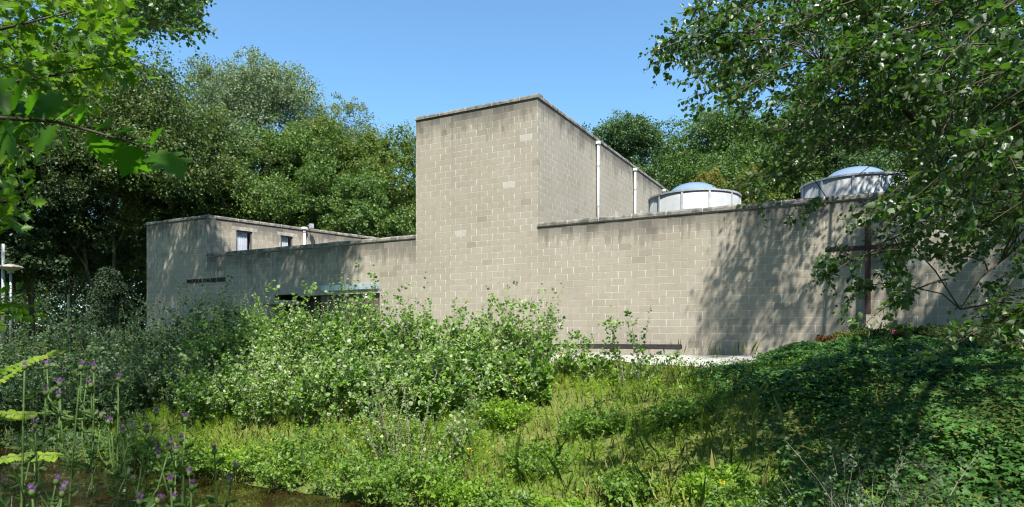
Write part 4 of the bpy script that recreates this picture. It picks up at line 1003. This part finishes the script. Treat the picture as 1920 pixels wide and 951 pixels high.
lvB1 = clump_leaves(QA, rng.uniform(.30, .62, len(QA)), 62, .10, T_DIAMOND, rng.random(len(QA)), flat=.6, shell=.1)
lvB = join([lvB1, clump_leaves(QW, rng.uniform(.35, .95, len(QW)), 175, .10, T_DIAMOND, rng.random(len(QW)), flat=.6, shell=.1)])
leaf_obj('crown', [lvA, lvB], M['poplar'], pop)
tr = MB(); tb = np.array([9.2, 7.4, 0.]); tb[2] = float(ground(tb[0], tb[1])) - .2
tp = [tb, tb + np.array([-.05, .1, 1.6]), tb + np.array([-.2, .2, 4.0]), tb + np.array([-.5, .5, 7.0]), tb + np.array([-.7, .8, 10.5])]
tr.tube(tp, [.42, .34, .28, .2, .07], 12)
limbs = []
def limb(pts, r0, r1):
    k = len(pts); tr.tube(pts, list(np.linspace(r0, r1, k)), 7)
    for i in range(k - 1):
        for f in np.linspace(0, 1, 6): limbs.append(np.asarray(pts[i]) * (1 - f) + np.asarray(pts[i + 1]) * f)
limb([tp[2], at(1960, 230, 7.8), at(1800, 105, 8.2), at(1735, 52, 8.6), at(1640, 20, 9.0), at(1500, 55, 9.4), at(1380, 70, 9.7), at(1250, 62, 9.9)], .10, .008)
limb([tp[1] + np.array([0, 0, 1.2]), at(1960, 330, 7.4), at(1840, 280, 7.2), at(1720, 230, 7.4), at(1620, 140, 7.6), at(1540, 120, 7.8)], .07, .007)
limb([tp[2], at(1980, 160, 8.6), at(1820, 190, 9.0), at(1650, 190, 9.6), at(1520, 200, 10.0), at(1400, 150, 10.4)], .07, .007)
limb([tp[1] + np.array([0, 0, .8]), at(1950, 400, 7.6), at(1830, 380, 7.6), at(1740, 390, 8.0), at(1690, 440, 8.2), at(1620, 470, 8.4)], .03, .005)
limb([tp[1] + np.array([0, 0, .4]), at(1960, 480, 7.2), at(1900, 470, 7.0), at(1840, 520, 7.0), at(1800, 580, 7.0)], .025, .005)
limb([at(1650, 190, 9.6), at(1560, 260, 9.8), at(1490, 330, 10.0), at(1460, 370, 10.0)], .03, .006)
for i in rng.choice(len(Q), 26, replace=False): limb([tp[2 + i % 3], (np.asarray(tp[2 + i % 3]) + Q[i]) / 2 + np.array([0, 0, .5]), Q[i]], .10, .015)
LP = np.array(limbs)
tr.build('trunk', M['bark'], pop, True)
dd = np.linalg.norm(B[:, None, :] - LP[None, :, :], axis=2); j = dd.argmin(1); ok = dd.min(1) < 1.35
mid = (B[ok] + LP[j[ok]]) / 2 + np.array([0, 0, .06]); Pt = np.stack([LP[j[ok]], mid, B[ok]], 1)
tw = tubes_np(Pt, np.tile([.010, .008, .007], (ok.sum(), 1)))
V, c_, l_, r_ = join([stA, stB, tw]); link('twig', mesh_np('twig', V, c_, l_, r_), M['twig'], pop)

# ------------------------------------------------------------------ tall tree at the left whose crown shades the left half
tall = empty('tall_tree', None, 'tall leafy tree reaching in at the top left above the oak', 'tree')
TIP = [(175, -80), (330, -60), (372, 20), (350, 48), (300, 44), (255, 58), (200, 70), (150, 60)]
GLW = [(-6.0, 23.5), (-6.4, 26.6), (-8.5, 28.6), (-13, 31.2), (-18, 33.5), (-19, 30), (-13, 26.5), (-8, 23.5)]
GL = [(-5.6, 8), (-6.0, 14), (-6.2, 20), (-6.0, 25.5), (-8, 28), (-16, 31), (-24, 30), (-26, 8)]
Q = np.concatenate([shade(GL, 1000, 8.5, 16, [TIP]), shade(GLW, 800, 10, 18, [TIP])])
lvB = clump_leaves(Q, rng.uniform(.45, .85, len(Q)), 80, .13, T_DIAMOND, rng.random(len(Q)), flat=.6, shell=.1)
n = 420; px_ = rng.uniform(140, 372, n); py_ = rng.uniform(-70, 70, n); m = inpoly(px_, py_, TIP); px_, py_ = px_[m], py_[m]; n = len(px_)
Yd = rng.uniform(10, 13, n); A = np.stack([(px_ - CX) / F * Yd, Yd, EYE + (HY - py_) / F * Yd], -1)
lvA, stA = shoots(A, np.stack([rng.uniform(.1, .8, n), rng.normal(size=n) * .4, rng.normal(size=n) * .3], -1), rng.uniform(.3, .5, n), np.tile([0, 0, -.3], (n, 1)), 16, .085, T_POPLAR, r0=.005, hang=.2)
leaf_obj('crown', [lvA, lvB], M['poplar'], tall)
tr = MB(); tb = np.array([-15.5, 13.0, 0.]); tb[2] = float(ground(tb[0], tb[1])) - .2
tp = [tb, tb + np.array([.1, 0, 3]), tb + np.array([.3, .2, 7]), tb + np.array([.5, .4, 11]), tb + np.array([.6, .5, 15])]
tr.tube(tp, [.5, .42, .34, .24, .08], 12)
for i in rng.choice(len(Q), 40, replace=False): tr.tube([tp[2 + i % 3], (np.asarray(tp[2 + i % 3]) + Q[i]) / 2 + np.array([0, 0, .6]), Q[i]], [.13, .08, .015], 7)
q = at(250, 0, 12); tr.tube([tp[3], (np.asarray(tp[3]) + q) / 2 + np.array([0, 0, .8]), q, at(345, 22, 11.5)], [.10, .06, .03, .008], 7)
tr.build('trunk', M['bark'], tall, True); V, c_, l_, r_ = stA; link('twig', mesh_np('twig', V, c_, l_, r_), M['twig'], tall)

# ------------------------------------------------------------------ oak on the left
oak = empty('oak_tree', None, 'oak at the left edge with big pointed lobed leaves, sunlit above and dark in front', 'tree')
def spray(poly, n, Y0, Y1, leaf, K, Lr, dirx=.7):
    xs, ys = zip(*poly); px_ = rng.uniform(min(xs), max(xs), n); py_ = rng.uniform(min(ys), max(ys), n); m = inpoly(px_, py_, poly); px_, py_ = px_[m], py_[m]; n = len(px_)
    Yd = rng.uniform(Y0, Y1, n); A = np.stack([(px_ - CX) / F * Yd, Yd, EYE + (HY - py_) / F * Yd], -1)
    dr = np.stack([dirx + rng.normal(size=n) * .4, rng.normal(size=n) * .5, rng.normal(size=n) * .3], -1); L = rng.uniform(*Lr, n)
    return A, shoots(A - nrm(dr) * L[:, None] * .6, dr, L, np.tile([0, 0, -.18], (n, 1)), K, leaf, T_OAK, r0=.004, pet=.2, up=1.0, hang=.12, start=.15, wide=1.0)
OK1 = [(-60, -60), (205, -60), (245, 50), (252, 110), (212, 150), (170, 196), (100, 190), (40, 150), (-60, 130)]
OK2 = [(-60, 330), (40, 340), (62, 400), (40, 440), (-60, 448), (-60, 545), (25, 540), (58, 555), (40, 590), (-60, 620)]
OK3 = [(-60, 120), (60, 150), (110, 215), (60, 330), (-60, 340)]
A1, (l1, s1) = spray(OK1, 300, 5.0, 8.0, .118, 8, (.25, .5)); A2, (l2, s2) = spray(OK2, 60, 4.4, 5.6, .12, 7, (.25, .45)); A3, (l3, s3) = spray(OK3, 110, 5.5, 8.5, .13, 7, (.25, .5))
OKG = [(-9, -3), (-.9, -3), (-.8, 3.0), (-1.4, 5.5), (-4.6, 7.6), (-9, 8)]
Qo = shade(OKG, 330, 4.5, 9, [])
l4 = clump_leaves(Qo, rng.uniform(.35, .6, len(Qo)), 34, .15, T_OAK, rng.random(len(Qo)), flat=.6, shell=.1)
leaf_obj('crown', [l1, l2, l3, l4], M['oak'], oak)
# the dark branch hanging close to the lens
bp = [at(-120, 205, 2.35), at(0, 221, 2.5), at(100, 228, 2.62), at(180, 248, 2.70), at(245, 268, 2.75), at(282, 278, 2.78)]
MB().tube(bp, [.010, .008, .0065, .005, .0035, .002], 7).build('branch', M['twig'], oak, True)
PL = []; DL = []; NL = []; SZ = []
def addleaf(bx, by, tx, ty, Y, nz=(0, -.55, 1)):
    a = at(bx, by, Y); b2 = at(tx, ty, Y + rng.normal() * .06); PL.append(a); DL.append(b2 - a); SZ.append(np.linalg.norm(b2 - a)); NL.append(np.array(nz) + rng.normal(size=3) * .3)
for q in [(282, 278, 342, 322), (282, 276, 300, 236), (262, 272, 232, 320), (250, 268, 292, 262), (240, 264, 205, 290), (215, 258, 196, 300), (200, 252, 246, 236), (175, 246, 205, 225), (165, 244, 190, 292), (150, 238, 150, 196),
          (140, 236, 160, 200), (120, 232, 122, 290), (110, 230, 60, 285), (100, 228, 145, 192), (85, 227, 40, 172), (80, 226, 110, 165), (60, 224, 5, 265), (50, 223, 70, 160), (30, 222, -20, 165), (20, 222, 40, 140), (0, 221, 20, 285), (-10, 220, 45, 205), (60, 224, 95, 262), (0, 220, -30, 120), (35, 222, 75, 200), (15, 222, -20, 240)]:
    addleaf(*q, 2.7 if q[0] > 150 else 2.55)
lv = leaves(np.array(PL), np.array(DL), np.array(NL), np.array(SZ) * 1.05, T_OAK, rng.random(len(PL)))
leaf_obj('branch_leaf', [lv], M['oakshaded'], oak)
tr = MB(); tb = np.array([-8.6, 4.4, 0.]); tb[2] = float(ground(tb[0], tb[1])) - .2
tp = [tb, tb + np.array([.1, 0, 2]), tb + np.array([.3, .1, 4.5]), tb + np.array([.4, .2, 8])]
tr.tube(tp, [.36, .3, .22, .08], 12)
for i in rng.choice(len(Qo), 24, replace=False): tr.tube([tp[1 + i % 2], (np.asarray(tp[1 + i % 2]) + Qo[i]) / 2 + np.array([0, 0, .4]), Qo[i]], [.09, .05, .012], 7)
for i in rng.choice(len(A1), 12, replace=False): tr.tube([tp[1], (np.asarray(tp[1]) + A1[i]) / 2 + np.array([0, 0, .3]), A1[i]], [.05, .03, .006], 6)
for i in rng.choice(len(A2), 6, replace=False): tr.tube([tp[1], (np.asarray(tp[1]) + A2[i]) / 2 + np.array([0, 0, .2]), A2[i]], [.04, .02, .005], 6)
tr.tube([tp[1], (np.asarray(tp[1]) + bp[0]) / 2, bp[0]], [.06, .03, .010], 7)
tr.build('trunk', M['bark'], oak, True); V, c_, l_, r_ = join([s1, s2, s3]); link('twig', mesh_np('twig', V, c_, l_, r_), M['twig'], oak)

# ------------------------------------------------------------------ bright young shoots at the left edge
def sprig(pts, Y, label, nl=20, size=.050):
    P = [at(x, y, Y) for x, y in pts]; o = empty('young_shoot', P[0], label, 'young shoot', 'bright young shoots at the left edge')
    g0 = np.array([P[0][0] - .25, P[0][1], float(ground(P[0][0] - .25, P[0][1]))])
    MB().tube([g0, (g0 + P[0]) / 2 + np.array([-.05, 0, .1])] + P, list(np.linspace(.010, .003, len(P) + 2)), 6).build('stem', M['greenstem'], o, True)
    Pa = np.array(P); s = np.linspace(0.02, .99, nl) * (len(P) - 1); i = np.minimum(s.astype(int), len(P) - 2); f = (s - i)[:, None]
    b_ = Pa[i] * (1 - f) + Pa[i + 1] * f; tg = nrm(Pa[i + 1] - Pa[i]); parts = []
    for sg in (1, -1):
        sd = nrm(np.cross(tg, np.array([0, -.35, 1.0]))) * sg
        parts.append(leaves(b_, nrm(sd + tg * .55 + np.array([0, 0, -.25])), np.tile([0, -.5, 1.], (nl, 1)) + rng.normal(size=(nl, 3)) * .25, size * rng.uniform(.75, 1.1, nl), T_ROUND, rng.random(nl)))
    leaf_obj('foliage', parts, M['bright'], o)
sprig([(-60, 745), (10, 710), (60, 676), (116, 656)], 3.3, 'uppermost bright yellow-green shoot at the left edge')
sprig([(-60, 720), (0, 700), (40, 680), (70, 672)], 3.5, 'short bright shoot just behind the uppermost one', 13)
sprig([(-60, 800), (-5, 775), (30, 778), (64, 776)], 3.2, 'bright leaf row at the left edge halfway between top shoot and bottom', 13)
sprig([(-60, 880), (10, 858), (60, 853), (104, 854)], 3.0, 'lowest bright shoot pointing right near the water', 15)

shrub(10, 3.0, 850, 210, M['suckershaded'], 'leafy weed in the bottom left corner beneath the thistles', name='tall_weed', cat='weed', n=26, K=14, leaf=.05, loose=1.5, group='tall weeds on the near bank')
shrub(165, 3.3, 915, 190, M['suckershaded'], 'leafy weed at the bottom edge between the thistle stems', name='tall_weed', cat='weed', n=22, K=14, leaf=.045, loose=1.5, group='tall weeds on the near bank')
# ------------------------------------------------------------------ purple thistles
def thistle(bx, Y, tips, label):
    b = at(bx, 0, Y); b[2] = float(ground(b[0], b[1])) - .03
    o = empty('thistle', b, label, 'thistle', 'purple thistles in the near foreground')
    st = MB(); lf = []; T = sorted([(at(x[0], x[1], Y + rng.normal() * .12), x[2] if len(x) > 2 else 'p') for x in tips], key=lambda q: -q[0][2])
    apex = T[0][0]; n_ = 9; sway = rng.normal(size=2) * .05
    main = [b + (apex - b) * f + np.array([sway[0] * math.sin(f * 5), sway[1] * math.sin(f * 4), 0]) * (1 - f) for f in np.linspace(0, 1, n_)]
    st.tube(main, list(np.linspace(.0085, .0028, n_)), 6)
    segs = [(main[i], main[i + 1]) for i in range(n_ - 1)]
    for q_, (e, kind) in enumerate(T):
        if q_ == 0: mid = main[-2]
        else:
            zs = e[2] - rng.uniform(.14, .34); k = int(np.clip(round((zs - b[2]) / (apex[2] - b[2]) * (n_ - 1)), 1, n_ - 2)); s0 = main[k]
            mid = s0 * .45 + e * .55 + np.array([(e[0] - s0[0]) * .22, 0, -.035]); mid2 = s0 * .78 + e * .22 + np.array([(e[0] - s0[0]) * .16, 0, -.03])
            st.tube([s0, mid2, mid, e], [.0042, .0036, .003, .0022], 5); segs += [(s0, mid2), (mid2, mid), (mid, e)]
        r_ = .0095
        dirn = nrm(e - mid)
        hd = MB().lathe(np.zeros(3), [(.002, -.010), (r_ * .8, -.006), (r_, .003), (r_ * .75, .011), (.004, .013)], 10)
        hd.v = [tuple(np.array(v_) + e) for v_ in hd.v]; ho = hd.build('flower_head', M['thistlestem'], o, True)
        k2 = 46; dd_ = nrm(rng.normal(size=(k2, 3)) * .42 + np.array([dirn[0], dirn[1], abs(dirn[2])]) + np.array([0, 0, .3]))
        leaf_obj('florets', [leaves(np.tile(e + np.array([0, 0, .007]), (k2, 1)), dd_, rvec(k2), rng.uniform(.016, .028, k2), T_NEEDLE, rng.random(k2), wide=.16)], M['purple' if kind == 'p' else 'seed'], ho)
    for a_, c_ in segs:
        k = max(3, int(np.linalg.norm(c_ - a_) / .030)); f = rng.random((k, 1)); P_ = a_ * (1 - f) + c_ * f; d_ = rvec(k); d_[:, 2] = abs(d_[:, 2]) * .7
        lf.append(leaves(P_, d_, rvec(k), rng.uniform(.015, .055, k) * (1.5 if a_[2] < b[2] + .5 else 1), T_OAK, rng.random(k), wide=.55))
    st.build('stem', M['thistlestem'], o, True); leaf_obj('foliage', lf, M['thistleleaf'], o)
thistle(20, 2.5, [(46, 690), (66, 800), (10, 910), (30, 880, 's'), (62, 828), (86, 738)], 'thistle nearest the left edge with low flower heads')
thistle(95, 2.7, [(88, 688), (112, 722), (152, 690), (66, 812), (64, 842), (110, 745)], 'thistle with a cluster of purple heads in the upper left')
thistle(165, 2.8, [(152, 692), (166, 690), (176, 692), (170, 724), (112, 768), (85, 735, 's'), (155, 765, 's')], 'tallest thistle with three purple heads side by side')
thistle(215, 2.9, [(222, 712), (190, 782), (203, 792), (208, 796), (293, 776), (232, 800)], 'thistle with a single high purple head over the middle stems')
thistle(270, 2.7, [(275, 808), (285, 836), (296, 845), (320, 832), (230, 812), (248, 805)], 'thistle with heads in a row above the water')
thistle(325, 2.6, [(348, 788), (330, 848), (340, 826), (318, 842), (298, 858), (250, 905, 's')], 'thistle leaning right with heads before the sunlit bank')
thistle(405, 2.5, [(402, 848), (440, 878), (355, 890), (430, 905)], 'short thistle furthest right over the water')
thistle(120, 2.3, [(105, 905), (120, 915), (116, 928), (240, 890, 's'), (296, 940), (60, 925)], 'low leafy thistle at the bottom edge')
thistle(335, 2.2, [(320, 906), (360, 915), (262, 942), (325, 938)], 'low thistle with bare heads at the bottom below the water')
